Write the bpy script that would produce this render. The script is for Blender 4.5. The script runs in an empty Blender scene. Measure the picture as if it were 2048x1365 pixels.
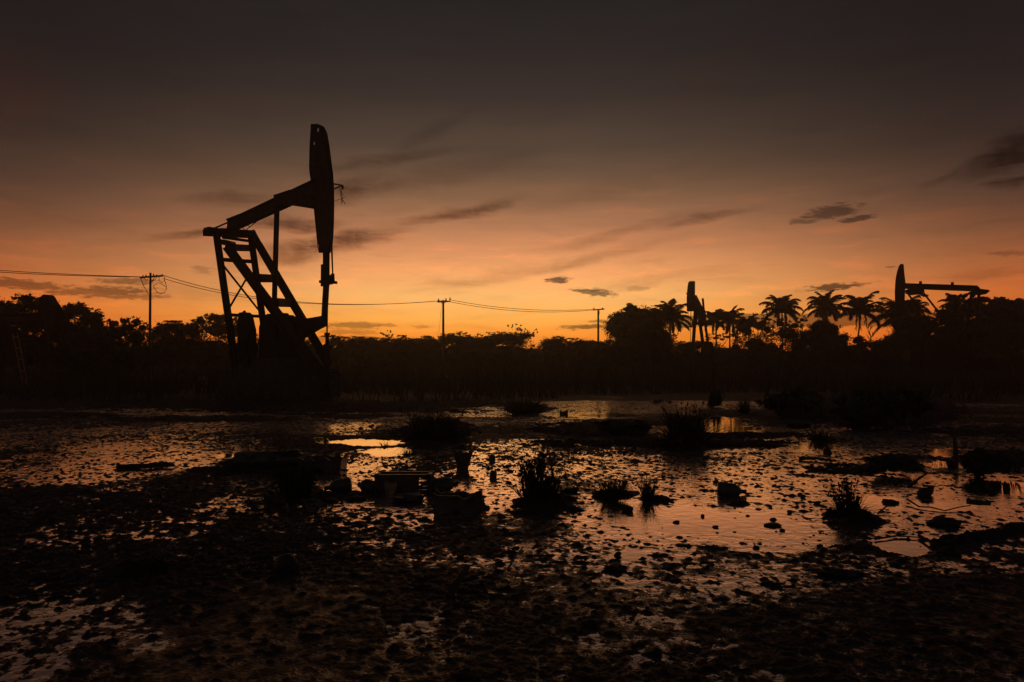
import bpy, math, random
import numpy as np
from mathutils import Vector, Matrix

random.seed(7)
rng = np.random.default_rng(11)
R = math.radians
scene = bpy.context.scene
COL = scene.collection

# ------------------------------------------------------------------ camera
F, CX, CY, HZ, CAMH = 1365.0, 1024.0, 682.5, 748.0, 1.05
PITCH = math.atan((HZ - CY) / F)
cam_d = bpy.data.cameras.new('camera')
cam = bpy.data.objects.new('camera', cam_d)
COL.objects.link(cam)
cam.location = (0, 0, CAMH)
cam.rotation_euler = (math.pi / 2 + PITCH, 0, 0)
cam_d.sensor_width = 36
cam_d.lens = 36 * F / 2048
cam_d.clip_start = 0.05
cam_d.clip_end = 3000
scene.camera = cam
scene.render.resolution_x, scene.render.resolution_y = 1024, 682
scene.view_settings.view_transform = 'Standard'
scene.view_settings.look = 'None'
scene.view_settings.exposure = 0
scene.view_settings.gamma = 1
scene.cycles.use_denoising = True
scene.cycles.max_bounces = 5
scene.cycles.volume_bounces = 0

CAM = Vector((0, 0, CAMH))
ROT = Matrix.Rotation(math.pi / 2 + PITCH, 3, 'X')
def ray(px, py):
    return (ROT @ Vector(((px - CX) / F, (CY - py) / F, -1))).normalized()
def at(px, py, Y):
    d = ray(px, py); return CAM + d * (Y / d.y)
def gnd(px, py, z=0.0):
    d = ray(px, py); return CAM + d * ((z - CAMH) / d.z)
def ang(px, py):
    d = ray(px, py); return math.degrees(math.atan2(d.x, d.y)), math.degrees(math.asin(d.z))
def lin(c):
    return tuple(((v / 255) / 12.92 if v / 255 <= 0.04045 else ((v / 255 + 0.055) / 1.055) ** 2.4) for v in c)

# ------------------------------------------------------------------ sky
world = bpy.data.worlds.new('World'); scene.world = world
world.use_nodes = True
NT = world.node_tree; NT.nodes.clear(); NL = NT.links
def nd(kind, **kw):
    n = NT.nodes.new(kind)
    for k, v in kw.items(): setattr(n, k, v)
    return n
def mth(op, a, b=None, c=None, clamp=False):
    n = nd('ShaderNodeMath', operation=op, use_clamp=clamp)
    for i, v in enumerate((a, b, c)):
        if v is None: continue
        if isinstance(v, (int, float)): n.inputs[i].default_value = v
        else: NL.new(v, n.inputs[i])
    return n.outputs[0]
def mrange(v, a, b, c=0.0, d=1.0, smooth=True):
    n = nd('ShaderNodeMapRange', interpolation_type='SMOOTHSTEP' if smooth else 'LINEAR')
    n.clamp = True
    NL.new(v, n.inputs['Value'])
    for k, q in zip(('From Min', 'From Max', 'To Min', 'To Max'), (a, b, c, d)): n.inputs[k].default_value = q
    return n.outputs['Result']
def mixc(f, a, b, mode='MIX'):
    n = nd('ShaderNodeMix', data_type='RGBA', blend_type=mode)
    for s, v in ((n.inputs[0], f), (n.inputs[6], a), (n.inputs[7], b)):
        if isinstance(v, (int, float)): s.default_value = v
        elif isinstance(v, tuple): s.default_value = (*v, 1) if len(v) == 3 else v
        else: NL.new(v, s)
    return n.outputs[2]

tc = nd('ShaderNodeTexCoord')
sep = nd('ShaderNodeSeparateXYZ'); NL.new(tc.outputs['Generated'], sep.inputs[0])
EL = mth('MULTIPLY', mth('ARCSINE', sep.outputs['Z']), 180 / math.pi)
AZ = mth('MULTIPLY', mth('ARCTAN2', sep.outputs['X'], sep.outputs['Y']), 180 / math.pi)
AE = nd('ShaderNodeCombineXYZ'); NL.new(AZ, AE.inputs[0]); NL.new(EL, AE.inputs[1]); AE = AE.outputs[0]

def ramp(x, stops, span=60.0):
    n = nd('ShaderNodeValToRGB'); cr = n.color_ramp
    cr.interpolation = 'LINEAR'
    stops = sorted((max(0, min(1, (ang(x, y)[1] + 2) / span)), lin(c)) for y, c in stops)
    stops = stops + [(1.0, lin((28, 26, 28)))]
    cr.elements[0].position, cr.elements[0].color = stops[0][0], (*stops[0][1], 1)
    cr.elements[1].position, cr.elements[1].color = stops[-1][0], (*stops[-1][1], 1)
    for p, c in stops[1:-1]:
        e = cr.elements.new(p); e.color = (*c, 1)
    NL.new(mth('DIVIDE', mth('ADD', EL, 2.0), span), n.inputs[0])
    return n.outputs[0]
core = ramp(1024, [(0, (38, 34, 33)), (100, (45, 39, 37)), (200, (58, 48, 43)), (300, (84, 67, 55)), (350, (104, 79, 61)),
                   (400, (134, 97, 70)), (450, (172, 118, 83)), (500, (214, 142, 94)), (550, (246, 168, 104)), (595, (255, 187, 108)),
                   (640, (255, 176, 78)), (670, (252, 150, 48)), (700, (240, 130, 34)), (760, (180, 85, 20))])
side = ramp(0, [(0, (31, 26, 26)), (150, (39, 31, 29)), (250, (51, 39, 34)), (350, (72, 52, 42)), (400, (91, 61, 45)), (450, (118, 74, 50)),
                (500, (150, 87, 52)), (550, (186, 99, 51)), (600, (210, 106, 42)), (640, (216, 102, 34)), (700, (205, 88, 26)), (760, (120, 55, 18))])
back = ramp(0, [(0, (62, 55, 54)), (300, (66, 57, 55)), (500, (76, 62, 56)), (600, (78, 60, 52)), (760, (60, 46, 40))])  # sky behind the camera, out of view, brightened to lift the dark surfaces
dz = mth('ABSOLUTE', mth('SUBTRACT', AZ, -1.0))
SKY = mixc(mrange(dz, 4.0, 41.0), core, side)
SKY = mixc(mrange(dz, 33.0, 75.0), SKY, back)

def noise(vec, scale, detail=4, rough=0.55, m=None):
    if m:
        q = nd('ShaderNodeMapping'); NL.new(vec, q.inputs[0])
        q.inputs['Rotation'].default_value = (0, 0, R(m[0])); q.inputs['Scale'].default_value = (m[1], m[2], 1)
        vec = q.outputs[0]
    n = nd('ShaderNodeTexNoise'); NL.new(vec, n.inputs['Vector'])
    n.inputs['Scale'].default_value = scale; n.inputs['Detail'].default_value = detail; n.inputs['Roughness'].default_value = rough
    return n
def warped(scale, amt, m=None):
    n = noise(AE, scale, 4, 0.6, m)
    s = nd('ShaderNodeVectorMath', operation='SUBTRACT'); NL.new(n.outputs['Color'], s.inputs[0]); s.inputs[1].default_value = (.5, .5, .5)
    k = nd('ShaderNodeVectorMath', operation='MULTIPLY_ADD'); NL.new(s.outputs[0], k.inputs[0]); k.inputs[1].default_value = amt; NL.new(AE, k.inputs[2])
    f = nd('ShaderNodeVectorMath', operation='MULTIPLY'); NL.new(k.outputs[0], f.inputs[0]); f.inputs[1].default_value = (1, 1, 0)
    return f.outputs[0]
W_FINE = warped(2.2, (1.7, 0.40, 0), (-4, .5, 1.4))
W_STREAK = warped(0.5, (5.0, 1.7, 0), (-14, .35, 1.2))
fibre = noise(W_STREAK, 1.0, 6, 0.65, (-13, .13, 1.5)).outputs['Fac']
ripple = noise(W_FINE, 1.2, 4, 0.6, (38, 1.6, .45)).outputs['Fac']
veil = noise(AE, 0.22, 4, 0.55, (-12, .3, 1.4)).outputs['Fac']

ragged = noise(AE, 2.4, 6, 0.68, (-5, .55, 2.0)).outputs['Fac']
def cloud(wvec, px, py, rx, ry, rot):
    a, e = ang(px, py)
    k = math.degrees(1 / F) * math.cos(R(a))
    m = nd('ShaderNodeMapping', vector_type='TEXTURE'); NL.new(wvec, m.inputs[0])
    m.inputs['Location'].default_value = (a, e, 0); m.inputs['Rotation'].default_value = (0, 0, R(rot))
    m.inputs['Scale'].default_value = (rx * k, ry * k, 1)
    l = nd('ShaderNodeVectorMath', operation='LENGTH'); NL.new(m.outputs[0], l.inputs[0])
    return l.outputs['Value']
def layer(wvec, items, inner, outer, gain=1.0, rag=0.0):
    tot = None
    rg = mth('MULTIPLY', mth('SUBTRACT', ragged, .5), rag) if rag else None
    for (px, py, rx, ry, rot, s) in items:
        ln = cloud(wvec, px, py, rx, ry, rot)
        v = mrange(mth('ADD', ln, rg) if rag else ln, inner, outer, s * gain, 0.0)
        tot = v if tot is None else mth('MAXIMUM', tot, v)
    return tot
crisp = layer(W_FINE, [
    (1117, 561, 27, 8, -2, .82), (1192, 586, 44, 8, -7, .82), (1662, 425, 58, 15, 4, .62), (1716, 437, 36, 7, 6, .66), (1608, 443, 28, 6, 0, .5),
    (1666, 575, 58, 8, 3, .8), (42, 568, 92, 12, -3, .62), (205, 584, 110, 12, 3, .62), (252, 563, 60, 8, 3, .55), (268, 594, 70, 6, 4, .55),
    (1175, 654, 62, 5, 1, .72), (1206, 643, 30, 4, 1, .55), (708, 652, 66, 8, 0, .55), (700, 664, 70, 6, 0, .4), (770, 651, 30, 4, 0, .4), (846, 654, 26, 4, 0, .35),
    (1275, 578, 30, 5, 0, .25), (405, 540, 24, 9, 0, .3), (1780, 535, 10, 2, 0, .5), (2040, 506, 60, 6, -3, .35), (1100, 563, 12, 3, 0, .5), (1222, 590, 10, 3, -10, .5), (1590, 440, 14, 3, 0, .4), (1700, 571, 40, 3, 4, .5), (1640, 578, 24, 4, 0, .6)], 0.5, 1.15, 1.1, 2.6)
soft = layer(W_STREAK, [
    (2020, 302, 95, 40, 22, .62), (2035, 362, 52, 13, 4, .5), (1930, 340, 70, 14, 30, .25),
    (700, 378, 85, 26, 16, .45), (770, 372, 60, 20, 10, .25), (925, 424, 130, 13, 13, .5), (575, 450, 110, 17, 2, .52), (665, 488, 165, 24, 13, .62), (590, 515, 80, 18, 8, .4),
    (420, 465, 110, 9, 13, .42), (470, 403, 100, 15, 4, .34), (760, 325, 150, 16, 10, .3), (860, 270, 120, 16, 28, .16), (910, 345, 190, 28, 12, .16),
    (1400, 440, 110, 9, 8, .36), (1240, 468, 190, 12, 11, .2), (1150, 525, 200, 14, 12, .22), (960, 560, 180, 14, 10, .18), (1300, 560, 200, 12, 8, .13), (1180, 390, 170, 22, 12, .1),
    (1990, 548, 120, 10, 0, .2), (380, 590, 200, 12, 3, .12)], 0.1, 1.35, 1.5)
bank = layer(W_FINE, [(1330, 644, 130, 14, 0, .78), (1500, 642, 170, 15, 0, .78), (1650, 640, 150, 16, 0, .78), (1790, 638, 120, 16, 0, .7), (1880, 640, 120, 12, 0, .6), (700, 680, 120, 9, 0, .5)], 0.75, 1.02)
soft = mth('MULTIPLY', soft, mrange(mth('ADD', fibre, mth('MULTIPLY', ripple, .35)), 0.40, 0.85, 0.5, 1.35))
crisp = mth('MULTIPLY', crisp, mrange(fibre, 0.25, 0.55, 0.65, 1.0))
SKY = mixc(mrange(veil, 0.45, 0.75, 0, .2), SKY, (0.62, 0.58, 0.60), 'MULTIPLY')
SKY = mixc(mrange(mth('MULTIPLY', fibre, mrange(EL, 2, 14, 1, 0)), 0.35, 0.7, 0, .40), SKY, (0.98, 0.78, 0.68), 'MULTIPLY')
lit = noise(W_STREAK, 0.8, 7, 0.62, (-17, .16, 1.25)).outputs['Fac']
SKY = mixc(mth('MULTIPLY', mrange(lit, .50, .72, 0, .8), mth('MULTIPLY', mrange(EL, 2, 6, .3, 1), mrange(EL, 9, 22, 1, .25))), SKY, (1.32, 1.10, .98), 'MULTIPLY')
SKY = mixc(mth('MULTIPLY', mrange(lit, .50, .30, 0, .5), mrange(EL, 4, 20, 1, .6)), SKY, (.78, .74, .76), 'MULTIPLY')
SKY = mixc(soft, SKY, (0.30, 0.27, 0.28), 'MULTIPLY')
SKY = mixc(layer(W_STREAK, [(20, 170, 90, 80, 0, .5), (1440, 140, 120, 40, 10, .22)], 0, 1.4), SKY, (1.5, 0.93, .8), 'MULTIPLY')
SKY = mixc(bank, SKY, (0.16, 0.18, 0.32), 'MULTIPLY')
SKY = mixc(crisp, SKY, (0.09, 0.12, 0.20), 'MULTIPLY')
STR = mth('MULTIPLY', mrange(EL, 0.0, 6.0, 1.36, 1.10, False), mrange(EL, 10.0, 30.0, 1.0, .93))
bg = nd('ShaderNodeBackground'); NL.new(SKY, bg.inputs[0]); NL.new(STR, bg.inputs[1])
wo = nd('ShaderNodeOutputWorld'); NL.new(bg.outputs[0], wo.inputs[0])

# the sun has set behind the trees: only its last warm breath
sun_d = bpy.data.lights.new('sun', 'SUN'); sun_d.energy = 0.02; sun_d.angle = R(10); sun_d.color = (1, .55, .25)
sun = bpy.data.objects.new('sun', sun_d); COL.objects.link(sun)
sun.rotation_euler = (R(90 - 1.5), 0, R(181))

# ------------------------------------------------------------------ materials
def mat(name, col, rough=.7, metal=0.0, spec=.5, var=.35, scale=6.0, bump=0.0, bscale=30.0, ior=1.45):
    m = bpy.data.materials.new(name); m.use_nodes = True
    t = m.node_tree; b = t.nodes['Principled BSDF']
    b.inputs['Roughness'].default_value = rough; b.inputs['Metallic'].default_value = metal
    b.inputs['Specular IOR Level'].default_value = spec; b.inputs['IOR'].default_value = ior
    c = t.nodes.new('ShaderNodeTexCoord'); n = t.nodes.new('ShaderNodeTexNoise'); n.inputs['Scale'].default_value = scale; n.inputs['Detail'].default_value = 5
    t.links.new(c.outputs['Object'], n.inputs['Vector'])
    r = t.nodes.new('ShaderNodeValToRGB'); t.links.new(n.outputs['Fac'], r.inputs[0])
    r.color_ramp.elements[0].position = .3; r.color_ramp.elements[1].position = .7
    r.color_ramp.elements[0].color = (*[v * (1 - var) for v in col], 1); r.color_ramp.elements[1].color = (*[v * (1 + var) for v in col], 1)
    t.links.new(r.outputs[0], b.inputs['Base Color'])
    if bump:
        n2 = t.nodes.new('ShaderNodeTexNoise'); n2.inputs['Scale'].default_value = bscale; n2.inputs['Detail'].default_value = 4
        t.links.new(c.outputs['Object'], n2.inputs['Vector'])
        bp = t.nodes.new('ShaderNodeBump'); bp.inputs['Strength'].default_value = bump; bp.inputs['Distance'].default_value = .02
        t.links.new(n2.outputs['Fac'], bp.inputs['Height']); t.links.new(bp.outputs[0], b.inputs['Normal'])
    return m
M = {
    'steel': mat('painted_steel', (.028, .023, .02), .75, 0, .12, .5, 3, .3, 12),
    'rust': mat('rusty_steel', (.20, .065, .04), .38, .3, .5, .4, 9, .3, 40),
    'cable': mat('cable', (.02, .018, .016), .6),
    'concrete': mat('concrete', (.06, .055, .05), .9, 0, .3, .3, 4, .4, 20),
    'wood': mat('weathered_wood', (.05, .038, .028), .85, 0, .3, .4, 8, .3, 30),
    'porcelain': mat('porcelain', (.08, .07, .06), .3),
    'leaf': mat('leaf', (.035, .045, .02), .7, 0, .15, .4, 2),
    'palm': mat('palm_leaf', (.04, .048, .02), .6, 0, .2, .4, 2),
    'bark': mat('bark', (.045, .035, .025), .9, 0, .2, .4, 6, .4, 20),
    'grass': mat('dry_grass', (.05, .045, .022), .8, 0, .15, .4, 5),
    'stick': mat('stripped_wood', (.16, .10, .06), .6, 0, .4, .4, 20, .3, 60),
    'plastic': mat('dirty_plastic', (.05, .045, .04), .35, 0, .5, .4, 12, .3, 40),
    'pale_plastic': mat('pale_plastic', (.22, .17, .13), .4, 0, .5, .4, 12, .2, 40),
    'stone': mat('oily_clod', (.022, .018, .015), .55, 0, .4, .4, 20, .6, 40),
}
# mud: dull where it stands high, sheen where it is soaked
mud = mat('oily_mud', (.030, .022, .018), .6, 0, .35, .5, 2.5, .6, 75)
def tune_mud():
    t = mud.node_tree; b = t.nodes['Principled BSDF']
    g = t.nodes.new('ShaderNodeNewGeometry'); s = t.nodes.new('ShaderNodeSeparateXYZ'); t.links.new(g.outputs['Position'], s.inputs[0])
    def mr(a, b_, c, d):
        q = t.nodes.new('ShaderNodeMapRange'); t.links.new(s.outputs['Z'], q.inputs['Value'])
        for k, v in zip(('From Min', 'From Max', 'To Min', 'To Max'), (a, b_, c, d)): q.inputs[k].default_value = v
        return q.outputs['Result']
    t.links.new(mr(0.0, .005, .17, .6), b.inputs['Roughness'])
    t.links.new(mr(0.0, .005, .8, .12), b.inputs['Specular IOR Level'])
tune_mud()
water = mat('oily_water', (.78, .75, .72), .05, .97, .6, .1, 1.0, .07, 11.0)
def tune_water():
    t = water.node_tree; b = t.nodes['Principled BSDF']
    r = [n for n in t.nodes if n.type == 'VALTORGB'][0]
    r.color_ramp.elements[0].color = (.92, .73, .58, 1); r.color_ramp.elements[1].color = (1.0, .82, .67, 1)
tune_water()

# ------------------------------------------------------------------ mesh helpers
class MB:
    def __init__(s): s.v, s.f = [], []
    def add(s, vs, fs):
        o = len(s.v); s.v += [tuple(v) for v in vs]; s.f += [tuple(i + o for i in f) for f in fs]
    def box(s, c, dx, dy, dz):            # centre + three half vectors
        c, dx, dy, dz = Vector(c), Vector(dx), Vector(dy), Vector(dz)
        vs = [c + dx * a + dy * b + dz * e for a in (-1, 1) for b in (-1, 1) for e in (-1, 1)]
        s.add(vs, [(0, 1, 3, 2), (4, 6, 7, 5), (0, 4, 5, 1), (2, 3, 7, 6), (0, 2, 6, 4), (1, 5, 7, 3)])
    def strut(s, p, q, w, h, L):          # w along the lateral L, h across it
        p, q, L = Vector(p), Vector(q), Vector(L)
        d = (q - p); n = d.normalized(); sd = (L - n * L.dot(n)).normalized(); u = n.cross(sd)
        s.box((p + q) / 2, d / 2, sd * w / 2, u * h / 2)
    def ibeam(s, p, q, w, h, L, t=.16):
        p, q, L = Vector(p), Vector(q), Vector(L)
        d = (q - p); n = d.normalized(); sd = (L - n * L.dot(n)).normalized(); u = n.cross(sd)
        c = (p + q) / 2; ft = h * t
        s.box(c, d / 2, sd * w * .12, u * (h / 2 - ft))
        for k in (-1, 1): s.box(c + u * k * (h / 2 - ft / 2), d / 2, sd * w / 2, u * ft / 2)
    def prism(s, pts, off):               # polygon swept by +-off
        off = Vector(off); n = len(pts)
        a = [Vector(p) - off for p in pts]; b = [Vector(p) + off for p in pts]
        s.add(a + b, [tuple(range(n)), tuple(range(2 * n - 1, n - 1, -1))] + [(i, i + n, (i + 1) % n + n, (i + 1) % n) for i in range(n)])
    def tube(s, pts, rad, n=6, caps=True):
        pts = [Vector(p) for p in pts]
        if isinstance(rad, (int, float)): rad = [rad] * len(pts)
        vs, fs = [], []
        for i, p in enumerate(pts):
            d = (pts[min(i + 1, len(pts) - 1)] - pts[max(i - 1, 0)]).normalized()
            a = d.cross(Vector((0, 0, 1)) if abs(d.z) < .9 else Vector((1, 0, 0))).normalized(); b = d.cross(a)
            for k in range(n):
                t = 2 * math.pi * k / n; vs.append(p + (a * math.cos(t) + b * math.sin(t)) * rad[i])
        for i in range(len(pts) - 1):
            for k in range(n):
                fs.append((i * n + k, i * n + (k + 1) % n, (i + 1) * n + (k + 1) % n, (i + 1) * n + k))
        if caps: fs += [tuple(range(n))[::-1], tuple(range((len(pts) - 1) * n, len(pts) * n))]
        s.add(vs, fs)
    def lathe(s, c, ax, prof, n=14, jag=0.0):
        ax = Vector(ax).normalized(); c = Vector(c)
        a = ax.cross(Vector((0, 0, 1)) if abs(ax.z) < .9 else Vector((1, 0, 0))).normalized(); b = ax.cross(a)
        vs = []
        for i, (r, h) in enumerate(prof):
            for k in range(n):
                t = 2 * math.pi * k / n; j = random.uniform(-jag, jag)
                vs.append(c + ax * (h + (j if i else 0)) + (a * math.cos(t) + b * math.sin(t)) * (r + j * .4))
        fs = []
        for i in range(len(prof) - 1):
            for k in range(n): fs.append((i * n + k, i * n + (k + 1) % n, (i + 1) * n + (k + 1) % n, (i + 1) * n + k))
        s.add(vs, fs)
    def blob(s, c, r, lump=.22, nu=14, nv=8, seed=0):
        q = random.Random(seed or random.random()); c = Vector(c); r = Vector(r)
        ph = [(q.uniform(2, 7), q.uniform(2, 7), q.uniform(2, 7), q.uniform(0, 6)) for _ in range(5)]
        vs, fs = [], []
        for j in range(nv + 1):
            th = math.pi * j / nv
            for i in range(nu):
                f = 2 * math.pi * i / nu
                d = Vector((math.sin(th) * math.cos(f), math.sin(th) * math.sin(f), math.cos(th)))
                k = 1 + lump * sum(math.sin(a * d.x + b * d.y + e * d.z + g) for a, b, e, g in ph) / 2.5
                vs.append(c + Vector((d.x * r.x, d.y * r.y, d.z * r.z)) * k)
        for j in range(nv):
            for i in range(nu): fs.append((j * nu + i, (j + 1) * nu + i, (j + 1) * nu + (i + 1) % nu, j * nu + (i + 1) % nu))
        s.add(vs, fs)
    def build(s, name, m, parent=None, smooth=False):
        o = parent.location if parent else Vector((0, 0, 0))
        q = parent
        while q and q.parent: q = q.parent; o = o + q.location
        org = Vector((0, 0, 0))
        if not parent:                    # a thing that is one mesh: origin at its base
            a = np.array(s.v); org = Vector(((a[:, 0].min() + a[:, 0].max()) / 2, (a[:, 1].min() + a[:, 1].max()) / 2, a[:, 2].min())); o = org
        me = bpy.data.meshes.new(name); me.from_pydata([tuple(Vector(v) - o) for v in s.v], [], s.f); me.update()
        if smooth: me.polygons.foreach_set('use_smooth', [True] * len(me.polygons))
        me.materials.append(M[m] if isinstance(m, str) else m)
        ob = bpy.data.objects.new(name, me); COL.objects.link(ob)
        if parent: ob.parent = parent
        else: ob.location = org
        return ob
def tag(o, label=None, cat=None, group=None, kind=None):
    for k, v in (('label', label), ('category', cat), ('group', group), ('kind', kind)):
        if v: o[k] = v
    return o
def empty(name, loc, label, cat, group=None):
    o = bpy.data.objects.new(name, None); o.location = loc; o.empty_display_size = .2; COL.objects.link(o)
    return tag(o, label, cat, group)
def part(parent, name, m, fn, smooth=False):
    b = MB(); fn(b); return b.build(name, m, parent, smooth)

# ------------------------------------------------------------------ ground and water
def vnoise(x, y, seed):
    xi = np.floor(x).astype(np.int64); yi = np.floor(y).astype(np.int64); fx = x - xi; fy = y - yi
    def h(a, b):
        n = (a * 374761393 + b * 668265263 + seed * 974711) & 0xffffffff
        n = ((n ^ (n >> 13)) * 1274126177) & 0xffffffff
        return ((n ^ (n >> 16)) & 0xffff) / 65535.0
    u = fx * fx * fx * (fx * (fx * 6 - 15) + 10); w = fy * fy * fy * (fy * (fy * 6 - 15) + 10)
    return (h(xi, yi) * (1 - u) + h(xi + 1, yi) * u) * (1 - w) + (h(xi, yi + 1) * (1 - u) + h(xi + 1, yi + 1) * u) * w
def fbm(x, y, s, seed, o=3, g=.5):
    t = 0; a = 1; n = 0
    for k in range(o):
        c, d = math.cos(k * 1.1 + .4), math.sin(k * 1.1 + .4)
        t = t + a * vnoise((x * c - y * d) / s + 13.7 * k, (x * d + y * c) / s + 7.1 * k, seed + k); n += a; a *= g; s *= .5
    return t / n
# basins where oily water stands, banks and mounds that stay above it: (pixel centre, half sizes, amount, tilt); projected onto the field
WET = [(250, 925, 250, 42, .68, -4), (130, 880, 180, 36, .5, 0), (330, 820, 260, 18, .42, 0), (420, 900, 120, 16, .6, -8), (380, 865, 130, 16, .5, -5), (480, 1015, 150, 22, .56, -12), (220, 1060, 160, 22, .5, -10),
       (720, 942, 120, 40, .66, 0), (700, 855, 62, 12, .62, 0), (850, 1000, 210, 40, .62, 0), (690, 1040, 160, 30, .56, 0), (1010, 930, 110, 45, .66, 0), (960, 975, 120, 40, .7, 0),
       (1190, 816, 120, 22, .72, -3), (1330, 808, 130, 16, .6, 0), (1460, 800, 110, 16, .52, 0), (960, 825, 60, 12, .62, 0), (1120, 850, 60, 12, .5, 0), (1510, 774, 90, 3, .6, -3), (850, 789, 40, 3, .5, 0), (460, 800, 40, 6, .55, 0),
       (1140, 900, 130, 20, .5, 0), (1260, 930, 150, 30, .62, 0), (1420, 900, 110, 14, .6, 0), (1480, 990, 330, 70, .66, 0), (1640, 945, 230, 60, .60, 0), (1620, 895, 120, 22, .64, 0), (1420, 1045, 260, 52, .92, 0),
       (1560, 1070, 160, 40, .86, 0), (1900, 1010, 190, 66, .70, 0), (1960, 985, 110, 40, .85, 0), (1800, 1060, 160, 36, .72, 0), (1270, 1105, 150, 34, .68, 0), (1120, 1085, 120, 26, .58, 0), (1480, 1150, 160, 30, .56, 0), (1660, 1160, 160, 34, .48, 0),
       (1990, 1090, 90, 26, .66, 0), (1960, 1150, 120, 26, .52, 0), (90, 1250, 190, 60, .64, -6), (290, 1285, 60, 40, .58, 0), (40, 1320, 120, 40, .64, 0), (220, 1215, 80, 20, .6, -8), (820, 1270, 60, 28, .5, -10), (930, 1130, 170, 26, .46, 0), (760, 1100, 100, 18, .48, 0),
       (1890, 800, 150, 14, .66, 0), (1300, 1280, 150, 40, .44, 0), (1180, 1270, 80, 24, .5, 0), (1500, 1330, 80, 20, .48, 0), (1290, 1200, 80, 22, .54, 0), (500, 960, 90, 14, .4, 0), (1700, 870, 120, 14, .5, 0), (1830, 860, 120, 12, .4, 0),
       (90, 955, 140, 20, .5, -5), (100, 1010, 120, 16, .42, -5), (560, 830, 130, 12, .4, 0), (160, 845, 120, 10, .4, 0)]
POOL = [(745, 884, 78, 6.5, 1, 0), (780, 903, 58, 8, 1, 0), (645, 880, 14, 6, 1, 0), (455, 910, 22, 5, 1, 0), (1290, 857, 46, 7, .45, 0), (1342, 866, 22, 10, .5, 0), (1440, 846, 62, 12, 1, 0), (1468, 858, 60, 7, 1, 0), (1600, 852, 26, 8, 1, 0),
        (1893, 902, 52, 7, 1, 0), (1880, 927, 64, 7, 1, 0), (1832, 955, 26, 7, 1, 0), (1795, 1094, 56, 17, 1, 0), (1255, 1104, 36, 9, 1, 0), (1420, 1040, 150, 26, .8, 0), (1740, 1000, 60, 12, .7, 0), (1985, 975, 60, 16, .8, 0), (1620, 895, 70, 7, .7, 0), (1880, 1010, 90, 12, .7, 0), (1215, 830, 60, 4, .8, 0)]
BANK = [(120, 806, 330, 11, .05, 0), (560, 812, 330, 13, .06, 1), (60, 832, 160, 6, .04, 0), (420, 838, 200, 6, .035, 0), (880, 808, 130, 8, .05, 0), (1960, 862, 120, 9, .04, 0), (700, 832, 90, 6, .03, 0), (1180, 860, 110, 13, .06, 0), (1330, 888, 240, 7, .08, 0), (1250, 848, 130, 7, .05, 0), (1500, 872, 110, 6, .05, 0), (870, 868, 74, 26, .06, 0), (1090, 1012, 64, 18, .065, 0), (1105, 996, 40, 12, .04, 0), (1225, 988, 44, 9, .05, 0), (1300, 996, 40, 8, .04, 0),
        (1700, 1034, 58, 15, .06, 0), (1980, 918, 60, 18, .06, 0), (1790, 925, 66, 16, .06, 0), (1700, 940, 110, 9, .04, 0), (520, 938, 110, 16, .05, 0), (620, 985, 60, 14, .04, 0), (290, 932, 60, 3.5, .04, -6), (1640, 820, 70, 18, .08, 0), (1770, 820, 130, 34, .08, 0), (300, 1140, 60, 14, .05, 0),
        (1470, 1005, 40, 6, .02, 0), (700, 985, 70, 8, .02, 0), (1480, 830, 40, 6, .02, 0), (1050, 818, 46, 10, .05, 0), (1870, 1086, 80, 10, .05, -14), (1990, 1060, 80, 10, .04, -10), (1660, 880, 40, 5, .02, 0), (1410, 838, 30, 6, .02, 0)]
def ell(px, py, e):
    x, y, rx, ry, w, t = e; c, s = math.cos(R(t)), math.sin(R(t))
    u = (px - x) * c + (py - y) * s; v = -(px - x) * s + (py - y) * c
    return (u / rx) ** 2 + (v / ry) ** 2
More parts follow.
